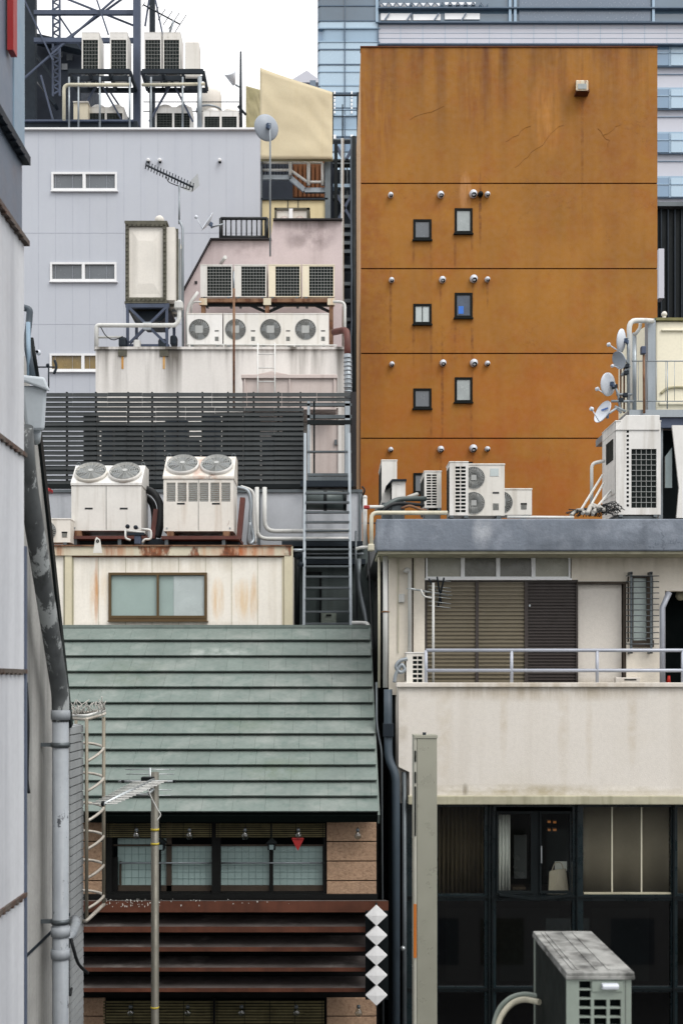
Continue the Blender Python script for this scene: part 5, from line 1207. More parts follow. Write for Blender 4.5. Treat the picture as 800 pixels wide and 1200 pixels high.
# ------------------------------------------------------------------ right-hand building
rb = thing('concrete_building', 'cream rendered building with blue-grey parapet, balcony and dark glazed lower floor', 'building', (4,17,0))
XR = 9.0
zs = Z(940,17); zfl = Z(815,17)
D = 17.0
m = MB(); m.box(X(440.5,D), XR, D, D+.3, Z(645.5,D), Z(608,D)); m.build('roof_parapet', 'concrete_blue', rb, bevel=.02)
m = MB(); m.box(X(441,D), XR, D+.3, D+9, Z(645,D), Z(622,D)); m.build('roof_slab', 'roof_felt', rb)
m = MB(); m.box(X(443,D), XR, D+.05, D+1.19, Z(648.5,D), Z(645,D)-.002); m.build('soffit', 'ledge_moss', rb)
Dw = 17.65; zt = Z(648.5,17)
hol = [(X(497.6,Dw),X(669.4,Dw),Z(679,Dw),Z(648.9,Dw)),(X(497.5,Dw),X(677,Dw),zfl,Z(679.5,Dw)),(X(677,Dw),X(733.5,Dw),zfl,Z(683,Dw)),(X(741,Dw),X(764,Dw),Z(756.5,Dw),Z(675.5,Dw)),(X(779,Dw),X(850,Dw),zfl,Z(692.5,Dw))]
hol[2] = (X(677,Dw)+1e-4, *hol[2][1:])
m = MB(); m.panel(X(456,Dw), XR, zfl, zt, Dw, .2, hol); m.build('wall', 'stucco_cream', rb)
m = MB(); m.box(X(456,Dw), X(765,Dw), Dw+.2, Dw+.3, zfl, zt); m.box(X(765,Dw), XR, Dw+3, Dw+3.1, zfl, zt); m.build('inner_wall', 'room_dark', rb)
m = MB(); m.box(X(456,Dw), X(456,Dw)+.1, Dw+.2, D+9, 0, Z(640,D)); m.box(X(456,Dw)+.1, XR, D+8.9, D+9, 0, Z(640,D)); m.build('side_wall', 'dark_side', rb)  # coloured dark to stand for the shade in the narrow gap
m = MB(); m.rect(466, 650, 467.2, 765, Dw-.03, .05); m.rect(484.5, 650, 486, 690, Dw-.03, .05); m.build('wall_conduit', 'pipe_cream', rb)
m = MB(); m.rect(482.7, 645, 484.3, 800, Dw-.012, .02); m.build('wall_joint', 'wood_brown', rb)
w = window(rb, 499, 650, 668, 677.5, Dw-.03, .1, 1.8, 'white_bright', 4, ['pane_dim','pane_dim2','pane_dim2','pane_dim'], sill=False, mull=4.5)
m = MB(); m.rect(498, 677.4, 670, 679.6, Dw-.06, .08); m.build('sill', 'white_bright', w)
# shutters with horizontal ribs
def shutter(x0, x1, matn, y0=681, y1=806, n=27):
    poly = []; za, zb2 = Z(y1,Dw), Z(y0,Dw)
    for k in range(n):
        z0 = za + (zb2-za)*k/n; h = (zb2-za)/n; poly += [(Dw+.06,z0),(Dw+.06,z0+h*.3),(Dw+.035,z0+h*.42),(Dw+.035,z0+h*.85),(Dw+.06,z0+h*.97)]
    poly += [(Dw+.06,zb2),(Dw+.1,zb2),(Dw+.1,za)]
    m = MB(); m.prism(poly, X(x0,Dw), X(x1,Dw), 'x'); return m.build('shutter', matn, rb)
shutter(500, 557.5, 'shutter_tan'); shutter(560, 615, 'shutter_tan'); shutter(618, 675.5, 'shutter_dark', 681, 806, 34)
m = MB(); m.box(X(497.5,Dw)+.003, X(677,Dw)-.003, Dw+.1, Dw+.14, zfl, Z(680,Dw))
for x0, x1 in ((498,500.3),(557,560.5),(614.5,618.5),(675,677.2)): m.rect(x0, 680.2, x1, 806, Dw+.01, .09)
m.rect(498, 679.6, 677, 682, Dw+.012, .08); m.build('shutter_frame', 'shutter_dark', rb)
m = MB(); m.rect(619.5, 708.5, 621.5, 711, Dw+.01, .03); m.build('shutter_latch', 'alu', rb)
m = MB(); m.box(X(677,Dw)+.01, X(733,Dw)-.04, Dw+.1, Dw+.15, zfl, Z(684.5,Dw)); m.build('door_panel', 'stucco_pink', rb)
m = MB(); m.rect(676, 681.5, 735, 684, Dw-.03, .17); m.rect(731, 684, 733.6, 806, Dw+.0, .14); m.build('door_frame', 'wood_brown', rb)
m = MB(); m.rect(721, 794, 750, 801, Dw-.12, .11); o = m.build('vent_box', 'stucco_pink', rb, bevel=.01); m = MB(); m.rect(731.5, 796, 745.5, 797.5, Dw-.125, .01); m.build('slot', 'black_void', o)
# barred window
w = window(rb, 740, 675, 765, 757, Dw+.0, .12, 2.0, 'wood_brown', 1, 'frost_green')
m = MB(); m.rect(740, 750.5, 766, 758.5, Dw-.06, .1); m.build('ledge', 'wood_brown', w)
m = MB(); m.rect(758, 676, 762.5, 752, Dw-.04, .05); m.rect(735.5, 676, 737, 752, Dw-.04, .05); m.build('side_sash', 'wood_brown', w)
for k in range(13):
    y = 675 + 6.65*k; m = MB(); m.tube([P(733,y,Dw-.16), P(772,y,Dw-.16)], S(.55,Dw), 6); m.build('bar', 'galv_dark', w)
for xx in (739.5, 763):
    m = MB(); m.rect(xx-1.2, 671, xx+1.2, 766, Dw-.15, .03); m.rect(xx-1.6, 670, xx+1.6, 673, Dw-.15, .15); m.rect(xx-1.6, 763, xx+1.6, 766, Dw-.15, .15); m.build('bar_upright', 'galv_dark', w)
# dark doorway and things in it
m = MB(); m.box(X(779,Dw)+.002, X(848,Dw), Dw+.6, Dw+.7, zfl, zt); m.build('doorway_back', 'black_void', rb)
m = MB(); m.ball(P(797,698,Dw+.4), S(6,Dw)); tag(m.build('doorway_lamp', 'ledge_moss'), 'yellowish round lamp shade at the top of the dark doorway', 'lamp')
m = MB(); m.tube([P(783,800,Dw+.2), P(783.5,792,Dw+.2)], [S(2.6,Dw), S(1.4,Dw)], 12); m.lathe([(S(3.2,Dw),0),(S(3.2,Dw),.015)], P(783,801,Dw+.2), (0,0,1), 12); tag(m.build('traffic_cone', 'cone_red'), 'small red cone on the floor of the dark doorway', 'cone')
pipe('grey_duct_post', 'blue-grey square post bent at the top beside the dark doorway', [P(776,812,Dw-.2), P(776,712,Dw-.2), P(784,694,Dw-.2)], S(3.4,Dw), 'rail_blue', 0, n=4)
# balcony
D = 17.0
m = MB(); bz = [(467,803),(467,899),(479.5,905),(479.5,934),(1080,934),(1080,803)]
m.prism([(X(a,D),Z(b,D)) for a,b in bz], D, D+.16, 'y'); m.build('balcony_parapet', 'stucco_pink', rb)
m = MB(); m.rect(464.5, 800, 1080, 805.5, D-.05, .28); m.build('parapet_cap', 'stucco_pink', rb, bevel=.01)
m = MB(); m.rect(478, 933, 1080, 943.5, D-.07, .3); m.build('ledge', 'ledge_moss', rb, bevel=.015)
m = MB(); m.box(X(467,D), XR, D+.16, D+9, Z(943,D), zfl-.02); m.build('floor_slab', 'stucco_pink', rb)
m = MB(); m.box(X(467,D)+.002, X(467,D)+.14, D+.16, Dw-.002, zfl-.02, Z(804,D)); m.build('balcony_side', 'stucco_pink', rb)
o = railing('balcony_railing', 'pale blue two-rail metal railing along the balcony parapet', P(499,803,D+.1), P(1000,803,D+.1), S(41,D), 6, (.42,1), S(2.1,D), 'rail_blue')
# lower glazed floor
D = 17.25; zg = Z(943.5,17)-.002
bays = [(513,567.5),(581,670.5),(683,786),(793.5,880),(888,970)]
hol = []
for a, c in bays: hol += [(a,946,c,1048.5), (a,1056,c,1157), (a,1163,c,1260)]
m = MB(); m.panel(X(476,D), XR, 2.6, zg, D, .12, [(X(a,D),X(c,D),Z(d,D),Z(b,D)) for a,b,c,d in hol]); m.build('glazing_frame', 'dark_facade', rb)
m = MB(); m.box(X(476,D), XR, D+.12, D+.3, 0, 2.6); m.build('base_wall', 'dark_facade', rb)
m = MB()
for xx in (573, 577, 676, 789.5):
    m = MB(); m.rect(xx-.8, 944, xx+.8, 1250, D-.05, .05); m.build('mullion', 'black_paint', rb)
for yy in (1052, 1160):
    m = MB(); m.rect(478, yy-1.2, 1000, yy+1.2, D-.035, .035); m.build('transom', 'black_paint', rb)
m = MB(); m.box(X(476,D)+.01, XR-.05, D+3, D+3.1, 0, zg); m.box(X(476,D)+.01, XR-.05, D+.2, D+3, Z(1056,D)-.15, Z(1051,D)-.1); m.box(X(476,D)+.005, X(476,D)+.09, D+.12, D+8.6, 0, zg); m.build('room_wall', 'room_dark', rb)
for i, (a, c) in enumerate(bays):
    if i != 1:
        m = MB(); m.rect(a, 946, c, 1048.5, D+.05, .012); m.build('pane', 'dark_glass' if i == 0 else 'clear_glass', rb)
    m = MB(); m.rect(a, 1056, c, 1157, D+.05, .012); m.build('pane', 'deep_glass', rb)
    m = MB(); m.rect(a, 1163, c, 1260, D+.05, .012); m.build('pane', 'deep_glass', rb)
m = MB(); m.rect(684, 1046.5, 786, 1048.8, D+.0, .05); m.build('sash_rail', 'ledge_moss', rb)
def curtain(x0, x1, y0, y1, D, matn, folds, amp, name='curtain'):
    n = folds*6; pts = [(X(x0,D)+(X(x1,D)-X(x0,D))*i/n, D + amp*sin(2*pi*i/6 + .5*sin(i*.7)) ) for i in range(n+1)]
    poly = pts + [(x, y+.012) for x, y in reversed(pts)]
    m = MB(); zz = (Z(y1,D), Z(y0,D)); k = len(pts)
    vs = [(x,y,z) for z in zz for x,y in pts] + [(x,y+.012,z) for z in zz for x,y in pts]
    fs = []
    for i in range(k-1): fs += [(i,i+1,k+i+1,k+i), (2*k+i,3*k+i,3*k+i+1,2*k+i+1), (k+i,k+i+1,3*k+i+1,3*k+i), (i,2*k+i,2*k+i+1,i+1)]
    fs += [(0,k,3*k,2*k), (k-1,3*k-1,4*k-1,2*k-1)]
    m.add(vs, fs, True); return m.build(name, matn, None)
tag(curtain(510, 566, 944, 1054, D+.35, 'curtain_brown', 11, .025), 'brown pleated curtain behind the left dark glass bay', 'curtain')
cg = curtain(681, 790, 944, 1054, D+.28, 'curtain_greige', 3, .012); tag(cg, 'greige panel curtain filling the wide right bay', 'curtain')
m = MB()
for xx in (717, 751.5):
    m = MB(); m.rect(xx-.8, 946, xx+.8, 1046, D+.02, .02); m.build('sash_bar', 'pipe_cream', rb)
for x0, x1, mt in ((586,655,'curtain_greige'), (693,760,'curtain_greige'), (522,560,'curtain_brown'), (800,860,'curtain_greige')):
    m = MB(); m.rect(x0, 1054, x1, 1150, D+.5, .02); tag(m.build('roller_screen', mt), {586:'dim pale screen behind the lower pane under the open casement', 693:'dim pale screen behind the lower pane under the wide greige bay', 522:'dim brown screen behind the lower left pane', 800:'dim pale screen behind the lower pane at the picture edge'}[x0], 'screen')
tag(curtain(790, 885, 944, 1054, D+.28, 'curtain_greige', 5, .02), 'greige curtain in the bay at the right picture edge', 'curtain')
tag(curtain(582, 597.5, 955, 1050, D+.3, 'curtain_white', 4, .02), 'white curtain drawn to the left of the open casement', 'curtain')
cw = thing('casement_pair', 'pair of dark casement sashes left ajar above the lower dark panes', 'window', P(626,1052,D), None)
for x0, x1, s in ((581.5,624,-1), (632,669.5,1)):
    m = MB(); m.ppanel(x0, 951, x1, 1047.5, D-.05, .05, [(x0+2.2,954,x1-2.2,1044.5)]); so = m.build('sash', 'black_paint', cw); m = MB(); m.rect(x0+2, 954, x1-2, 1045, D-.03, .01); m.build('pane', 'clear_glass', so)
m = MB(); m.rect(633.6, 992, 635, 1012, D-.09, .03); m.build('handle', 'alu', cw)
m = MB(); m.prism([(X(583,D),Z(1046,D-.02)),(X(625,D),Z(1051,D-.02)),(X(669,D),Z(1047,D-.02)),(X(669,D),Z(1049,D)),(X(625,D),Z(1053.5,D)),(X(583,D),Z(1048,D))], D-.16, D-.06, 'y'); m.build('bottom_rail', 'black_paint', cw)
m = MB(); m.rect(622, 951, 634, 1049, D-.02, .06); m.build('mullion', 'black_paint', cw)
ba = thing('paper_bag', 'crumpled off-white bag on the sill inside the open casement', 'bag', P(653,1048,D+.25))
m = MB(); pts = []
Db = D+.2
m.add([P(642,1048,Db),P(665,1048,Db),P(666,1048,Db+.3),P(643,1048,Db+.3),P(643,1022,Db+.03),P(662,1019,Db+.02),P(663,1018,Db+.25),P(645,1020,Db+.25),P(652,1035,Db-.03),P(654,1019,Db-.02)], [(0,8,9,4),(0,1,8),(1,5,9,8),(1,2,6,5),(2,3,7,6),(3,0,4,7),(4,9,5,6,7),(0,3,2,1)]); m.build('body', 'bag_white', ba, bevel=.01)
m = MB(); m.tube(curve_pts([P(646,1022,Db+.05), P(650,1012,Db+.06), P(657,1012,Db+.06), P(660,1020,Db+.05)]), .008, 6); m.build('handle', 'bag_white', ba)
m = MB(); m.rect(650, 1010, 664, 1021, Db+.35, .02); tag(m.build('paper_sheet', 'curtain_white'), 'pale sheet of paper standing behind the bag', 'paper')
m = MB(); m.rect(602, 979, 617, 1030, Db+.5, .05); m.build('x', 'pane_grey'); o = bpy.data.objects['x']; o.name = 'notice_board'; tag(o, 'grey board hanging inside behind the left casement pane', 'board')
m = MB(); m.rect(583, 1047.5, 668, 1050, Db-.02, .8); tag(m.build('indoor_counter', 'wood_black'), 'dark counter inside the open casement holding the bag', 'counter')
for i, (x_, y_, w_, lb) in enumerate(((629.5,963.5,4,'warm lit lamp strip left of the casement post, topmost'),(643.5,963.5,3,'small warm lamp in the middle of the open casement'),(650,964,3,'warm lamp high in the right casement pane'),(643.5,973,2.5,'tiny lower warm lamp at left inside the casement'),(650,973,3.5,'brighter lower warm lamp inside the right casement'))):
    o = thing('indoor_lamp', lb, 'lamp', P(x_,y_,D+1.5), 'warm lamps inside the open casement'); m = MB(); m.rect(x_-w_/2, y_-1.4, x_+w_/2, y_+1.2, D+1.5, .05); m.build('lamp_glass', 'warm_light', o); m = MB(); m.rect(x_-w_/2-.4, y_-2.2, x_+w_/2+.4, y_-1.4, D+1.48, .08); m.build('lamp_cap', 'black_paint', o)
m = MB(); m.rect(600, 1040, 616, 1047, Db+.3, .2); tag(m.build('desk_tray', 'wood_brown', bevel=.01), 'small brown box on the counter behind the left casement', 'box')
# balcony clutter
D = 17.22; s2 = ac_slots('balcony_condenser', 'small slotted condenser at the left end of the balcony behind the railing', S(21,D), S(40,D), .36, 2, 6, 'ac_white', 'small single-fan condensers', mg=(.09,.025,.03,.03)); s2.location = (X(486.5,D), D, Z(806,D))
o = thing('hose_coil', 'grey coiled refrigerant hose left of the balcony condenser', 'hose', P(470,800,D)); m = MB(); m.tube(curve_pts([P(477,772,D), P(468,775,D), P(464,782,D), P(469,788,D), P(474,785,D), P(470,779,D), P(464,790,D), P(462,800,D)]), .028, 8); m.build('hose', 'galv', o)
pipe('white_vent_pipe', 'white vertical pipe with hooked top on the cream wall left of the shutters', [P(480,768,Dw-.08), P(480,670,Dw-.08), P(477,666,Dw-.1), P(474.5,671,Dw-.1)], S(2.3,Dw), 'pipe_white', .05)
m = MB(); m.rect(467, 696, 474, 706, Dw-.06, .06); tag(m.build('junction_box', 'pipe_white', bevel=.01), 'small white junction box on the cream wall conduit', 'box')
D = 17.3; by = thing('balcony_antenna', 'fine dark yagi antenna on a white pole behind the balcony railing', 'antenna', P(507,803,D))
m = MB(); m.tube([P(507.5,812,D), P(507.5,683,D)], .02, 8); m.build('mast', 'pipe_white', by)
m = MB(); m.tube([P(481,690,D-.2), P(525,698,D+.3)], .014, 6); m.build('boom', 'alu', by); m = MB(); a, b = P(484,690.5,D-.15), P(522,697,D+.28)
for k in range(6): rods(m, a.lerp(b,k/5), Vector((1,0,-.08)), .1, .006)
for y in (680, 688, 692, 700, 706, 711): rods(m, P(515,y,D+.2), Vector((1,0,-.12)), .17, .006)
m.build('element_row', 'alu', by); m = MB(); m.bar(P(512,676,D+.1), P(517,708,D+.25), .02, .02); m.bar(P(520,677,D+.1), P(513,711,D+.3), .02, .02); m.bar(P(502,678,D+.1), P(510,692,D+.1), .02, .02); m.build('reflector_arm', 'steel_dark', by)
m = MB(); m.tube(elbow([P(493,691,D-.1), P(496,699,D-.1), P(507,701,D)], .06), .014, 6); m.build('stay', 'pipe_white', by)
# pipes at the left edge of the building and in the gap
pipe('downpipe', 'white downpipe with a rusty clip left of the cream wall', [P(451.5,646,17.4), P(451.5,806,17.4)], S(3,17.4), 'pipe_white', 0, clips=[P(451.5,717,17.4)])
pipe('downpipe', 'thin white pipe beside the rusty-clipped downpipe', [P(444,648,17.42), P(444,806,17.42)], S(1.5,17.8), 'pipe_cream', 0)
pipe('roof_pipe', 'cream pipe running along the blue-grey parapet and down its left end', [P(524,601,17.1), P(435,601,17.0), P(435,641,16.9)], S(2.5,17), 'pipe_cream', .09)
stp = pipe('roof_pipe', 'white capped standpipe left of the blue-grey parapet', [P(427.5,641,17.2), P(427.5,582,17.2)], S(2.5,17.2), 'pipe_white', 0)
pipe('roof_pipe', 'white pipe branch with red valve by the standpipe', [P(428,594,17.3), P(450,594,17.6)], S(2,17.2), 'pipe_white', 0)
m = MB(); m.rect(426, 592, 433, 596, 17.05, .08); tag(m.build('red_valve', 'red_paint', bevel=.01), 'small red valve on the white standpipe', 'valve')
m = MB(); m.ball(P(427.5,583,17.2), S(2.8,17.2)); m.build('cap', 'pipe_white', stp)
pipe('roof_pipe', 'short white pipe linking the standpipe to the left', [P(437,641.5,17.0), P(424,641.5,17.1), P(418,643,17.3)], S(2,17), 'pipe_white', .05)
m = MB(); m.rect(431, 637, 438.5, 645.5, 16.85, .12); tag(m.build('pipe_junction', 'pipe_cream', bevel=.02), 'cream pipe junction at the bottom left of the parapet', 'box')
pipe('long_roof_pipe', 'long white pipe along the parapet top under the tall condensers', [P(594,606,17.15), P(672,606.5,17.15)], S(1.8,17.1), 'pipe_white', 0)
pipe('gap_downpipe', 'thick dark blue downpipe with a bend in the gap by the house', [P(454.5,808,17.05), P(454.5,850,17.05), P(455,890,17.0), P(463.5,908,16.95), P(463.5,1300,16.95)], S(5,17), 'pipe_dark', .12)
m = MB(); m.rect(449, 848, 461, 864, 16.93, .2); tag(m.build('pipe_bracket', 'steel_dark', bevel=.01), 'dark collar box on the thick gap downpipe', 'bracket')
pipe('gap_downpipe', 'slimmer grey pipe at the left corner of the balcony', [P(473.5,905,17.05), P(473.5,1300,17.05)], S(3,17), 'galv_dark', 0)
pipe('gap_downpipe', 'thin white pipe rising in the gap beside the green verge', [P(441,800,17.3), P(441.5,850,17.1), P(447,880,17.0), P(449,1250,16.9)], S(1.3,17), 'galv_dark', .1)
m = MB(); m.ball(P(472,1112,16.8), S(3.2,17)); tag(m.build('gap_lamp', 'alu'), 'small shiny metal knob on the pipe beside the diamonds', 'knob')

# roof machines on the right building
zr = Z(608,17)
def at(o, x, y, D): o.location = (X(x,D), D, Z(y,D)); return o
def pad(x0, x1, y, D, lb):   # stand that carries a unit down to the roof slab
    m = MB(); z1 = Z(y,D)-.001; m.box(X(x0,D), X(x1,D), D+.02, D+.5, Z(622,17)-.01, z1); tag(m.build('equipment_stand', 'galv_dark'), lb, 'stand')
D = 18.6; at(ac_slots('roof_condenser', 'tall plain white cabinet at the left end of the roof', S(18,D), S(52,D), 1.1, 1, 1, 'ac_white', 'condensers on the blue-grey parapet roof', mg=(.1,.1,.64,.04)), 456, 592, D).location.z += 0
D = 18.1; o = at(ac_slots('roof_condenser', 'small white box with dark sloping lid beside the tall plain cabinet', S(16,D), S(28,D), .5, 1, 1, 'ac_white', 'condensers on the blue-grey parapet roof', mg=(.08,.08,.28,.05)), 467, 592, D)
m = MB(); m.prism([(X(452,D),Z(570,D)),(X(459,D),Z(562,D)),(X(476,D),Z(562,D)),(X(476,D),Z(564,D)),(X(460,D),Z(564,D))], D-.05, D+.5, 'y'); tag(m.build('lid_flap', 'steel_dark'), 'dark bent lid over the small white roof box', 'lid')
D = 18.2; at(ac_slots('roof_condenser', 'slotted condenser with two columns of openings beside the black hoses', S(20,D), S(45,D), .8, 2, 12, 'ac_white', 'condensers on the blue-grey parapet roof', mg=(.03,.07,.03,.03)), 507, 598, D)
D = 17.9; at(ac_slots('roof_condenser', 'tall slotted condenser end overlapping the twin-fan unit', S(22,D), S(65,D), .45, 2, 13, 'ac_white', 'condensers on the blue-grey parapet roof', mg=(.085,.035,.04,.05)), 537.5, 607, D)
D = 18.05; o = at(ac_fan('roof_condenser', 'tall twin-fan condenser at the middle of the roof', S(52,D), S(63,D), .42, 2, 'ac_white', 'condensers on the blue-grey parapet roof'), 565, 608, D)
m = MB(); m.box(S(10,D), S(20,D), -.003, .002, S(50,D), S(59,D)); l = m.build('sticker', 'pane_white', None); l.parent = o; l.location = (S(14,D), -.004, S(50,D))
D = 18.5; at(ac_fan('roof_condenser', 'low single-fan condenser right of the twin-fan unit', S(52,D), S(33,D), .34, 1, 'ac_white', 'condensers on the blue-grey parapet roof'), 597, 607, D)
for a, b, y, D, lb in ((448,464,592,18.65,'steel stand under the tall plain white cabinet'),(460,474,592,18.12,'steel stand under the small white roof box'),(498,516,598,18.22,'steel stand under the two-column slotted condenser')): pad(a, b, y, D, lb)
cable('black_hose', 'thick black insulated hose sweeping along the roof to the slotted condenser', [P(440,600,17.6), P(450,594,17.6), P(465,586,17.7), P(480,584.5,17.8), P(498,584.5,18)], S(3.3,17.7), 'duct_dark')
cable('black_hose', 'second hose curving below the first by the roof boxes', [P(446,602,17.5), P(458,592,17.5), P(472,590,17.6), P(496,592,17.9)], S(2.2,17.7), 'hose_black')
cable('wrapped_hose', 'pale wrapped hose between roof box and slotted condenser', [P(464,590,17.9), P(478,583,17.9), P(489,579,18)], S(2.4,17.7), 'hose_white')
cable('wrapped_hose', 'reddish pipes bunched on the roof by the slotted condenser', [P(470,596,17.4), P(480,593,17.4), P(492,597,17.4), P(500,598,17.4)], S(1.6,17.7), 'rusty')
# big corner unit and the cistern deck
D = 18.3; cb = at(ac_coil('corner_condenser', 'large white cabinet with one tall dark grille below the cistern deck', S(53,D), S(112,D), .9, nx=5, nz=11, wire='wire_grey', mg=(S(18.5,D),S(5,D),S(8,D),S(32,D)), group='condensers on the blue-grey parapet roof'), 747.5, 606, D)
w_ = S(53,D); h_ = S(112,D)
def sub(parent, m, name, matn, **k):   # geometry already in local coordinates
    o = m.build(name, matn, None, **k); o.parent = parent; return o
m = MB(); m.prism([(-w_/2-.01,h_-.14),(w_/2-.02,h_-.14),(w_/2-.02,h_+.1),(-w_/2+.16,h_+.1)], -.02, .92, 'y'); sub(cb, m, 'sloping_hood', 'ac_white', bevel=.01)
m = MB()
for k in range(18): m.box(-w_/2+S(13,D), -w_/2+S(15.5,D), -.004, .004, .17+k*.069, .205+k*.069)
sub(cb, m, 'slot_row', 'black_void')
m = MB(); m.box(-w_/2-.01, -w_/2, .15, .6, h_*.62, h_*.84); sub(cb, m, 'side_grille', 'dark_coil')
m = MB(); m.box(-w_/2-.008, -w_/2, .05, .85, h_*.25, h_*.55); sub(cb, m, 'side_door', 'ac_white', bevel=.004)
pad(724, 770, 604, 18.32, 'steel stand under the large corner cabinet')
Dt = 18.9; dk = thing('cistern_deck', 'blue-grey steel deck carrying the cream cistern above the roof', 'platform', P(770,606,Dt))
m = MB(); m.box(X(737,Dt), 8.2, Dt, Dt+2.4, Z(488.5,Dt), Z(480,Dt)); m.build('deck', 'galv', dk); m = MB(); m.rect(768, 489, 1000, 500, Dt+.05, .12); m.rect(768, 498, 1000, 501, Dt-.05, .08); m.build('edge_beam', 'steel_blue', dk)
for xx, dd in ((776,.1),(776,2),(900,.1),(900,2)):
    m = MB(); m.box(X(xx-2.5,Dt), X(xx+2.5,Dt), Dt+dd, Dt+dd+.1, Z(622,17), Z(489,Dt)); m.build('leg', 'galv', dk)
m = MB(); m.box(X(772,Dt), 8, Dt+.9, Dt+1, Z(622,17), Z(490,Dt)); m.build('void_backing', 'dark_side', dk)  # dark sheet added to stand for the void under the deck
m = MB(); m.prism([(X(781,Dt),Z(503,Dt)),(X(794,Dt),Z(503,Dt)),(X(800,Dt),Z(545,Dt)),(X(801,Dt),Z(610,Dt)),(X(786,Dt),Z(610,Dt)),(X(789,Dt),Z(575,Dt))], Dt-.3, Dt-.26, 'y'); tag(m.build('white_board', 'ac_white'), 'white sloping board leaning under the cistern deck', 'board')
m = MB(); m.prism([(X(775,Dt),Z(538,Dt)),(X(783,Dt),Z(527,Dt)),(X(783,Dt),Z(574,Dt)),(X(775,Dt),Z(574,Dt))], Dt-.2, Dt-.17, 'y'); tag(m.build('glazed_flap', 'pane_green'), 'dull glazed flap between the corner cabinet and the white board', 'panel')
m = MB(); m.prism([(X(795,Dt),Z(508,Dt)),(X(830,Dt),Z(508,Dt)),(X(830,Dt),Z(604,Dt)),(X(802,Dt),Z(604,Dt)),(X(801,Dt),Z(545,Dt))], Dt-.12, Dt-.08, 'y'); tag(m.build('white_board', 'ac_white'), 'second white board at the right edge under the deck', 'board')
D = 19.4; ct = thing('cream_cistern', 'large cream cistern with moulded ribs on the roof deck', 'water tank', P(800,480,D))
m = MB(); m.box(X(768,D), 8, D, D+1.6, Z(482,D), Z(376,D)); m.build('body', 'tank_cream', ct, bevel=.03)
m = MB(); m.prism([(X(768,D),D+.02),(X(768,D),D+1.3),(X(747,D),D+1.3),(X(747,D),D+1.0)], Z(480,D), Z(376,D), 'z'); m.build('angled_side', 'tank_cream', ct)
m = MB(); m.rect(759, 373, 768, 482, D-.05, .2); m.build('corner_flange', 'galv', ct); m = MB(); m.box(X(766,D), 8.05, D-.05, D+1.65, Z(376,D), Z(373,D)); m.build('top_flange', 'moss_edge', ct)
m = MB(); m.rect(775, 385, 1000, 387.5, D-.04, .06); m.rect(772, 470, 1000, 474, D-.05, .06); m.build('moulded_rib', 'tank_cream', ct, bevel=.015)
m = MB(); m.tube(curve_pts([P(774,461,D-.02), P(782,455,D-.02), P(796,453.5,D-.02), P(812,455,D-.02), P(822,461,D-.02)]), .022, 8); m.build('moulded_arch', 'moss_dim', ct)
m = MB(); m.tube([P(778,376,D+.3), P(778,369,D+.3)], .03, 8); m.ball(P(778,368,D+.3), S(3.4,D)); m.build('vent_cap', 'tank_white', ct)
pipe('overflow_pipe', 'fat white pipe looping over the left corner of the cream cistern', [P(737,482,18.95), P(737,375.5,18.95), P(756,375.5,19.1), P(764,376,19.3)], S(3,19), 'pipe_white', .14)
pipe('overflow_pipe', 'grey upright pipe between the dishes and the cistern', [P(743,480,19.3), P(743,390,19.3)], S(2.6,19), 'galv', 0)
pipe('overflow_pipe', 'white drop pipe right of the looping pipe', [P(750,376,19.2), P(750,384,19.2), P(743,393,19.2)], S(2,19), 'pipe_white', .1)
o = railing('deck_railing', 'thin grey railing along the edge of the cistern deck', P(737,479,18.95), P(960,479,18.95), S(56,18.95), 6, (.16,1), S(.7,19), 'galv', 21)
o = thing('rusty_stanchion', 'rusty post with a small grey box on top before the cistern', 'post', P(754,480,18.85)); m = MB(); m.tube([P(754.5,484,18.85), P(754,416,18.85)], S(1.5,19), 8); m.build('shaft', 'rusty', o); m = MB(); m.rect(751.5, 405, 757, 414, 18.8, .1); m.build('box', 'steel_blue', o, bevel=.01)
Dd = 18.9
dish('satellite_dish', 'topmost white satellite dish beside the cistern corner', P(731,399,Dd), S(13.5,Dd), (-.75,.5,.12), [P(736,410,Dd), P(736.5,480,Dd)], 'dish_white')
dish('satellite_dish', 'small grey dish just below the topmost white dish', P(727,421,Dd-.2), S(10.5,Dd), (-.7,-.3,-.35), [P(735,425,Dd), P(736,450,Dd)], 'dish_grey')
dish('satellite_dish', 'third dish down, pale and facing away with a dark bracket', P(715,450,Dd), S(13.5,Dd), (-.62,.72,.1), [P(724,462,Dd), P(727,484,Dd)], 'dish_white')
dish('satellite_dish', 'lowest white dish with a faint blue mark on its face', P(708.5,484,Dd-.3), S(13.5,Dd), (-.82,-.36,.36), [P(722,478,Dd), P(728,484,Dd)], 'dish_white', logo=True)
o = thing('antenna_bracket', 'cluster of grey pole clamps linking the dishes to the deck', 'bracket', P(730,480,Dd)); m = MB()
for a, b in (((716,470),(742,470)),((722,462),(740,462)),((728,440),(738,428)),((720,476),(733,482))): m.tube([P(*a,Dd), P(*b,Dd)], .022, 6)
m.build('tube', 'galv', o)
for x_, y_ in ((733,462),(735,428),(734,436),(721,452),(728,468)):
    m = MB(); m.rect(x_-2.5, y_-2, x_+2.5, y_+2, Dd-.06, .1); m.build('clamp', 'steel_dark', o)
m = MB()
for x_ in (727, 731): m.tube([P(x_,484,Dd+.1), P(x_,428,Dd+.1)], .015, 6)
m.build('upright', 'rusty', o)
for i, (a, b, lb) in enumerate((((680,598),(706,556),'outer white slanting brace left of the corner cabinet'),((690,596),(707,566),'inner white slanting brace left of the corner cabinet'),((696,598),(716,574),'short low white brace at the cabinet foot'))):
    m = MB(); m.bar(P(*a,18.2-.1*i), P(*b,18.6), .024, .024); tag(m.build('white_brace', 'pipe_white'), lb, 'brace')
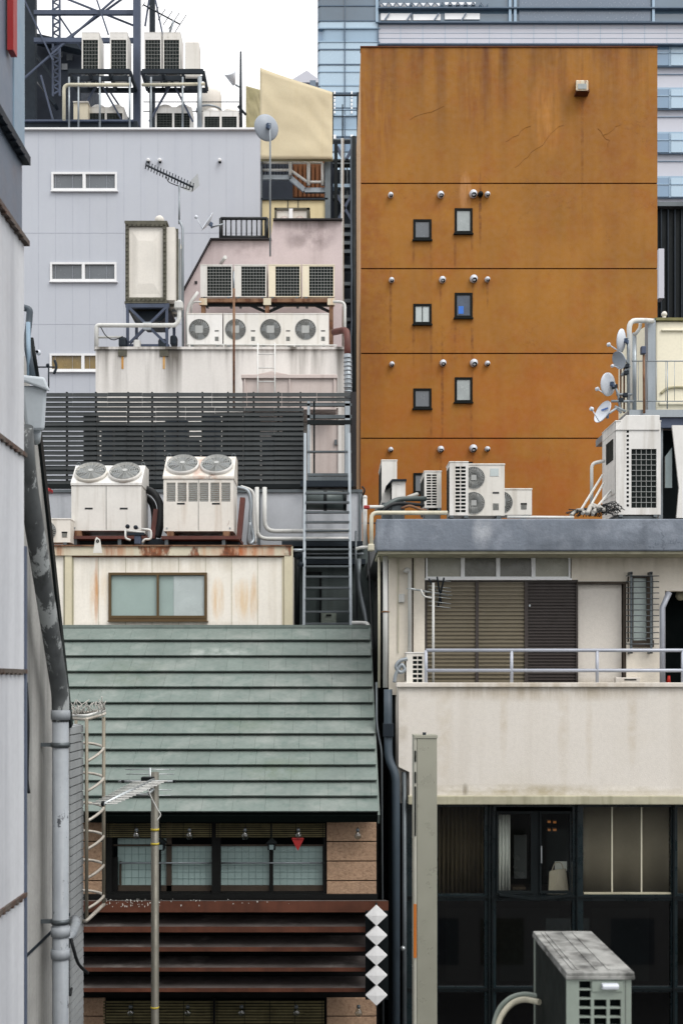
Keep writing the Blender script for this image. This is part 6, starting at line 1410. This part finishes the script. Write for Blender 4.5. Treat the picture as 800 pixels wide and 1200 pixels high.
pipe('stand_pipe', 'white pipe frame rising left of the corner cabinet', [P(693,600,18.6), P(693,543,18.6), P(708,540,18.6)], S(2,18.6), 'pipe_white', .08)
m = MB()
for k in range(85):
    x0 = rnd(664,712); pts = [P(x0+rnd(-3,3), rnd(596,606), 17.5+rnd(0,.5)), P(x0+rnd(2,10), 600-rnd(0,(x0-655)*.22), 17.6+rnd(0,.4)), P(x0+rnd(10,18), 600-rnd(0,14)*(x0-655)/60, 17.6+rnd(0,.4)), P(x0+rnd(12,24), rnd(597,606), 17.6+rnd(0,.4))]
    m.tube(curve_pts(pts, 5), rnd(.004,.008), 4)
tag(m.build('cable_heap', 'hose_black'), 'tangled heap of black cables on the parapet left of the corner cabinet', 'cables', kind='stuff')
m = MB()
for k in range(6):
    x0 = rnd(668,705); m.tube(curve_pts([P(x0,rnd(598,606),17.5), P(x0+6,rnd(590,600),17.7), P(x0+14,rnd(592,602),17.6)], 5), S(2.1,17.6), 6)
tag(m.build('wrapped_pipe_heap', 'hose_white'), 'pale wrapped pipes heaped among the black cables', 'pipes', kind='stuff')

# ------------------------------------------------------------------ steel sign post, foreground condenser
D = 13.0; sp = thing('sign_pillar', 'tall bare stainless steel box pillar before the dark glazed floor', 'pillar', P(498,1700,D))
m = MB(); m.rect(488.5, 865.5, 512, 1790, D, .34); m.build('box', 'stainless', sp, bevel=.006)
m = MB(); m.rect(485, 864, 488.2, 1790, D+.0, .3); m.build('edge_channel', 'sign_edge', sp); m = MB(); m.rect(485.2, 862, 512.6, 865.3, D-.01, .36); m.build('cap', 'stainless', sp)
m = MB()
for y0, y1 in ((880,893),(905,918),(922,980)): m.rect(485.8, y0, 487.4, y1, D-.01, .02)
m.build('edge_slot', 'black_void', sp); m = MB(); m.rect(484.4, 1060, 488, 1123, D-.008, .02); m.build('orange_strip', 'sign_orange', sp)
m = MB(); m.tube([P(497,863,D+.1), P(497,858.5,D+.1)], .02, 8); m.build('lifting_bolt', 'steel_dark', sp)
D = 5.45; w = S(74,D); fc = thing('air_conditioner', 'weathered grey outdoor condenser with a stained top in the near foreground', 'air conditioner', (0,0,0))
h = .72; L = .88
x0, x1 = -w/2, w/2
hs_ = [(-w*.335,-w*.17,h-.075,h-.03)]
z = h-.03
hs_ = []
cols = [(-.335,-.13),(-.1,.12),(.15,.345)]
for k in range(11):
    zt = h-.028-.0435*k
    for ci, (a, b) in enumerate(cols):
        if k < 2 and ci > 0: continue
        hs_.append((a*w+.003, b*w-.003, zt-.036, zt))
m = MB(); shell(m, w, h, L, .05); m.panel(x0, x1, .05, h, 0, .02, hs_, back=False); sub(fc, m, 'casing', 'ac_grey', bevel=0)
m = MB(); m.box(x0+.02, x1-.03, .03, .05, .1, h-.02); sub(fc, m, 'coil', 'black_void')
m = MB(); m.box(x0-.006, x0-.001, .015, L-.05, .12, h-.012); sub(fc, m, 'side_coil', 'dark_coil')
m = MB(); m.box(x0-.008, x0+.002, L-.035, L+.004, .05, h-.005); m.box(x0-.008, x0+.004, -.004, .012, .05, h-.005); sub(fc, m, 'corner_post', 'ac_grey')
m = MB(); m.box(x0-.012, x1+.012, -.014, L+.01, h, h+.018); m.box(x0-.014, x1+.014, -.016, L+.012, h-.018, h+.002); tp = sub(fc, m, 'top_panel', 'ac_top_dirty', bevel=.005)
m = MB()
for xx in (-.42,-.34,-.05,.15): m.box(xx*w, xx*w+.012, .03, L-.03, h+.018, h+.0215)
sub(fc, m, 'top_rib', 'ac_top_dirty')
m = MB(); m.box(-w*.13, w*.36, -.006, .006, h-.078, h-.026); hd = sub(fc, m, 'handle_plate', 'ac_grey', bevel=.003)
m = MB(); m.prism([(0,h-.066),(-.03,h-.06),(-.036,h-.045),(-.03,h-.036),(0,h-.034)], w*.02, w*.28, 'x'); sub(fc, m, 'handle', 'dish_white', bevel=.004)
m = MB(); m.box(w*.405, w*.41, -.003, .001, .06, h-.02); sub(fc, m, 'panel_seam', 'wire_dark')
for sx in (-1, 1):
    f = MB(); f.box(sx*w*.38-.03, sx*w*.38+.03, -.02, L+.02, 0, .05); sub(fc, f, 'foot', 'galv_dark')
fc.location = (X(702.5,D), D, Z(1139,D)-.738)
nb = thing('near_roof_block', 'low concrete roof block carrying the foreground condenser', 'building', (1.4,4.7,0)); zb = fc.location.z
m = MB(); m.box(.3, 2.6, 2.2, 6.5, 0, zb-.002); m.build('block', 'concrete_grey', nb)
cable('refrigerant_hose', 'cream insulated hose arching behind the foreground condenser', [P(632,1175,6.1), P(612,1172,6.2), P(596,1180,6.2), P(584,1200,6.15), P(580,1235,6.1)], S(3.6,6.1), 'pipe_cream')
cable('refrigerant_hose', 'grey-topped hose just above the cream insulated hose', [P(632,1168,6.25), P(612,1166,6.3), P(594,1173,6.3), P(581,1192,6.3), P(575,1235,6.2)], S(3.2,6.1), 'ac_grey')

# ------------------------------------------------------------------ near-left building
lb = thing('panel_building', 'white metal-panelled wall with rusty seam strips at the left edge', 'building', (-2.4,5,0))
XL = -1.85; D1 = 6.94
z1, z2 = Z(187,D1), Z(284,D1)
def lw_(name, a, b, matn, x=XL, d0=1.0, d1=D1, th=1.2): m = MB(); m.box(x-th, x, d0, d1, a, b); return m.build(name, matn, lb)
lw_('panel_wall', 0, z2, 'panel_left'); lw_('blue_cladding', z2, z1, 'panel_blue', XL-.012); lw_('upper_cladding', z1, 16.6, 'panel_blue', XL-.012)
for zz, hh, out, mt in ((z1,.05,.035,'steel_dark'), (z2,.03,.03,'seam_metal'), (Z(533,D1),.025,.016,'seam_metal'), (Z(787,D1),.025,.016,'seam_metal'), (Z(1049,D1),.025,.016,'seam_metal')):
    m = MB(); m.box(XL-.05, XL+out, 1.0, D1+.02, zz-hh/2, zz+hh/2)
    for k in range(60): m.box(XL+.001, XL+out+.004, 1.5+.09*k, 1.53+.09*k, zz-hh/2-.01, zz-hh/2+.006)
    m.build('seam_strip', mt, lb)
m = MB()   # creased facets on the blue cladding
for k in range(10):
    d = 5.2+.42*k
    for za, zb_ in ((z2+.03,z1-.04),(z1+.05,z1+1.1),(z1+1.1,z1+2.2)):
        if d+.42 > 6.7: continue
        m.add([(XL-.011,d,za),(XL-.011,d+.42,za),(XL-.011,d+.42,zb_),(XL-.011,d,zb_),(XL+.03,d+.25,(za+zb_)/2)], [(0,1,4),(1,2,4),(2,3,4),(3,0,4)])
m.build('facet', 'panel_blue_dark', lb)
m = MB(); m.box(XL-.3, XL-.004, 6.74, D1+.03, z1, 16.6); m.build('edge_strip', 'strip_blue', lb)
m = MB(); m.box(XL+.0, XL+.035, 6.58, 6.66, Z(60,6.6), 16.5); m.build('red_stripe', 'red_paint', lb)
m = MB(); m.box(XL-.3, XL+.012, D1+.001, D1+.03, 0, Z(640,D1)); m.build('corner_trim', 'corner_blue', lb)
# second left wall with slanted shoulder
cw_ = thing('concrete_side_wall', 'stained grey concrete side wall with a slanting shoulder behind the panelled wall', 'building', (-3.6,10.5,0))
m = MB(); m.prism([(7.6,0),(13.2,0),(13.2,9.6),(11.75,12.6),(11.3,13.2),(7.6,13.2)], -4.6, -3.0, 'x'); m.build('wall', 'concrete_grey', cw_)
m = MB(); m.bar(Vector((-3.03,13.22,9.5)), Vector((-3.03,11.72,12.7)), .12, .1); m.build('shoulder_flashing', 'black_paint', cw_)
m = MB(); m.bar(Vector((-2.995,7.6,Z(1110,12))), Vector((-2.995,13.2,Z(1110,12)+.1)), .012, .03); m.build('cable_clip', 'steel_dark', cw_)
sw = thing('lap_siding_wall', 'narrow grey wall of lapped siding boards behind the peeling drainpipe', 'building', (-3.4,13.6,0))
m = MB(); poly = []; zt_ = 9.5; n = 95
for k in range(n):
    z0 = zt_*k/n; poly += [(-2.996,z0),(-3.0,z0+zt_/n*.86),(-3.03,z0+zt_/n*.88),(-3.03,z0+zt_/n*.98)]
poly += [(-3.3,zt_),(-3.3,0)]
m.prism(poly, 13.24, 13.95, 'y'); m.build('siding', 'siding_grey', sw)
dp = thing('drainpipe', 'peeling blue-grey drainpipe with a slanted stained upper run on the left wall', 'pipe', (-2.8,11.9,0)); r_ = S(9.6,11.9)
m = MB(); m.tube([(-2.8,11.92,0),(-2.8,11.92,Z(838,11.9))], r_, 18); m.build('lower_run', 'pipe_peel', dp)
m = MB(); m.tube(elbow([(-2.8,11.92,Z(846,11.9)),(-2.8,11.92,Z(815,11.9)),P(31,557,10.62),P(27,500,10.4)], .18), r_*1.06, 18); m.build('slanted_run', 'pipe_stain', dp)
for y in (873, 1080):
    m = MB(); c = P(71,y,11.92); m.lathe([(r_*1.14,-.025),(r_*1.14,.025)], c, (0,0,1), 18); m.box(-3.0, -2.7, 11.9, 11.94, c.z-.02, c.z+.02); m.build('clip', 'galv_dark', dp)
for y in (838, 1092, 1118):
    m = MB(); m.lathe([(r_*1.16,-.05),(r_*1.2,0),(r_*1.16,.05)], P(71,y,11.92), (0,0,1), 18); m.build('socket', 'pipe_peel', dp)
m = MB(); m.tube(elbow([P(72,1104,11.9), P(84,1096,12.3), P(89,1084,12.8), P(88,1078,13.2)], .12), S(6,12), 12); m.build('branch', 'pipe_peel', dp)
hp = thing('rain_hopper', 'pale blue rain hopper box at the top of the slanted drainpipe', 'hopper', P(42,505,10.6)); Dh = 10.55
m = MB()
t0, t1, b0, b1 = 24, 55, 30, 52
m.hexa([P(b0,505,Dh),P(b1,505,Dh),P(b1,500,Dh+.3),P(b0,500,Dh+.3),P(t0,452,Dh-.05),P(t1,452,Dh-.05),P(t1,452,Dh+.4),P(t0,452,Dh+.4)]); m.build('bowl', 'hopper_blue', hp, bevel=.03)
m = MB(); m.hexa([P(24,446,Dh-.1),P(59,459,Dh-.08),P(59,459,Dh+.45),P(24,446,Dh+.45),P(24,439,Dh-.1),P(52,442,Dh-.08),P(52,442,Dh+.45),P(24,439,Dh+.45)]); m.build('rim', 'hopper_blue', hp, bevel=.02)
m = MB(); m.tube([P(40,503,Dh+.2), P(39,516,10.85)], r_*.8, 14); m.build('outlet', 'hopper_blue', hp)
pipe('vent_pipe', 'dark hooked pipe rising behind the panelled wall above the hopper', [P(26,360,10.9), P(35,362,10.9), P(34,378,10.9), P(31,400,10.8), P(38,442,10.7)], S(4,10.8), 'pipe_dark', .12)
pipe('vent_pipe', 'black slanting rod beside the hooked pipe above the hopper', [P(37,396,11), P(44,442,11)], S(2.4,11), 'black_paint', 0)
pipe('vent_pipe', 'pale blue tube inside the hooked pipe', [P(33,378,10.8), P(34,440,10.7)], S(2.6,10.7), 'strip_blue', 0)
o = thing('small_camera', 'tiny white round camera beside the hooked pipe', 'camera', P(45,413,10.9)); m = MB(); m.ball(P(45,413,10.9), S(3.2,10.9)); m.build('housing', 'dish_white', o); m = MB(); m.lathe([(S(1.6,10.9),0),(S(1.6,10.9),.01)], P(44.5,413,10.9) + Vector((0,-.03,0)), (0,-1,0), 12); m.build('lens', 'black_void', o)
o = thing('roof_aerial', 'thin curved aerial in front of the lowest strip window', 'antenna', P(57,448,12)); m = MB(); m.tube([P(57,455,12), P(57,426,12)], .008, 5); m.tube([P(42,430,12), P(64,430,12)], .008, 5); m.build('mast', 'steel_dark', o); m = MB(); m.tube(curve_pts([P(64,422,12), P(66,430,12), P(63,438,12)]), .014, 6); m.ball(P(56,428,12), .02); m.build('reflector', 'steel_dark', o)
cable('black_hose', 'black hose drooping from the drainpipe branch', [P(83,1100,12), P(86,1112,12), P(92,1130,12.1), P(103,1141,12.3)], S(2,12), 'hose_black')
cable('hanging_cable', 'thin dark cable with a loop below the drainpipe branch', [P(80,1100,11.95), P(80,1150,11.95), P(82,1167,11.95), P(84,1158,12)], .014)
cable('hanging_cable', 'dark cable running down the grey concrete edge', [P(31,800,7.4), P(33,850,7.4), P(32,910,7.4), P(34,930,7.4)], .01)

# ------------------------------------------------------------------ light, sky, camera
sc = bpy.context.scene
w = bpy.data.worlds.new('World'); sc.world = w; w.use_nodes = True; nt = w.node_tree; nt.nodes.clear()
out = nt.nodes.new('ShaderNodeOutputWorld'); add = nt.nodes.new('ShaderNodeAddShader')
sky = nt.nodes.new('ShaderNodeTexSky'); sky.sky_type = 'NISHITA'; sky.sun_disc = False; sky.sun_elevation = R(52); sky.sun_rotation = R(140); sky.air_density = 1.; sky.dust_density = 3.
hsv = nt.nodes.new('ShaderNodeHueSaturation'); hsv.inputs['Saturation'].default_value = .35; nt.links.new(sky.outputs[0], hsv.inputs['Color'])
b1 = nt.nodes.new('ShaderNodeBackground'); b1.inputs[1].default_value = .06; nt.links.new(hsv.outputs[0], b1.inputs[0])
b2 = nt.nodes.new('ShaderNodeBackground'); b2.inputs[0].default_value = (1,.985,.97,1); b2.inputs[1].default_value = .75; tc = nt.nodes.new('ShaderNodeTexCoord'); sx = nt.nodes.new('ShaderNodeSeparateXYZ'); mr = nt.nodes.new('ShaderNodeMapRange'); nt.links.new(tc.outputs['Generated'], sx.inputs[0]); nt.links.new(sx.outputs[2], mr.inputs[0])
for i_, v_ in ((1,0.),(2,1.),(3,.52),(4,1.45)): mr.inputs[i_].default_value = v_
nt.links.new(mr.outputs[0], b2.inputs[1])   # the even cloud layer
nt.links.new(b1.outputs[0], add.inputs[0]); nt.links.new(b2.outputs[0], add.inputs[1]); nt.links.new(add.outputs[0], out.inputs[0])
sl2 = bpy.data.lights.new('sun', 'SUN'); sl2.energy = SUN; sl2.angle = R(25); sl2.color = (1,.96,.9)
so = bpy.data.objects.new('sun', sl2); C.objects.link(so); el, az = R(52), R(140)   # azimuth clockwise from +y
dirv = Vector((sin(az)*cos(el), cos(az)*cos(el), sin(el))); so.rotation_euler = dirv.to_track_quat('Z','Y').to_euler()
cam = bpy.data.cameras.new('camera'); co = bpy.data.objects.new('camera', cam); C.objects.link(co)
co.location = (0,0,CZ); co.rotation_euler = (R(90),0,0); cam.sensor_fit = 'HORIZONTAL'; cam.sensor_width = 36; cam.lens = 36*F/800
cam.shift_x = (400-CX)/800; cam.shift_y = (HY-600)/800; cam.clip_start = .1; cam.clip_end = 3000
cam.dof.use_dof = True; cam.dof.focus_distance = 21; cam.dof.aperture_fstop = 6.3
sc.camera = co
sc.view_settings.view_transform = 'Standard'; sc.view_settings.look = 'None'; sc.view_settings.exposure = EXPO; sc.view_settings.gamma = 1
sc.render.engine = 'CYCLES'; sc.cycles.use_denoising = True
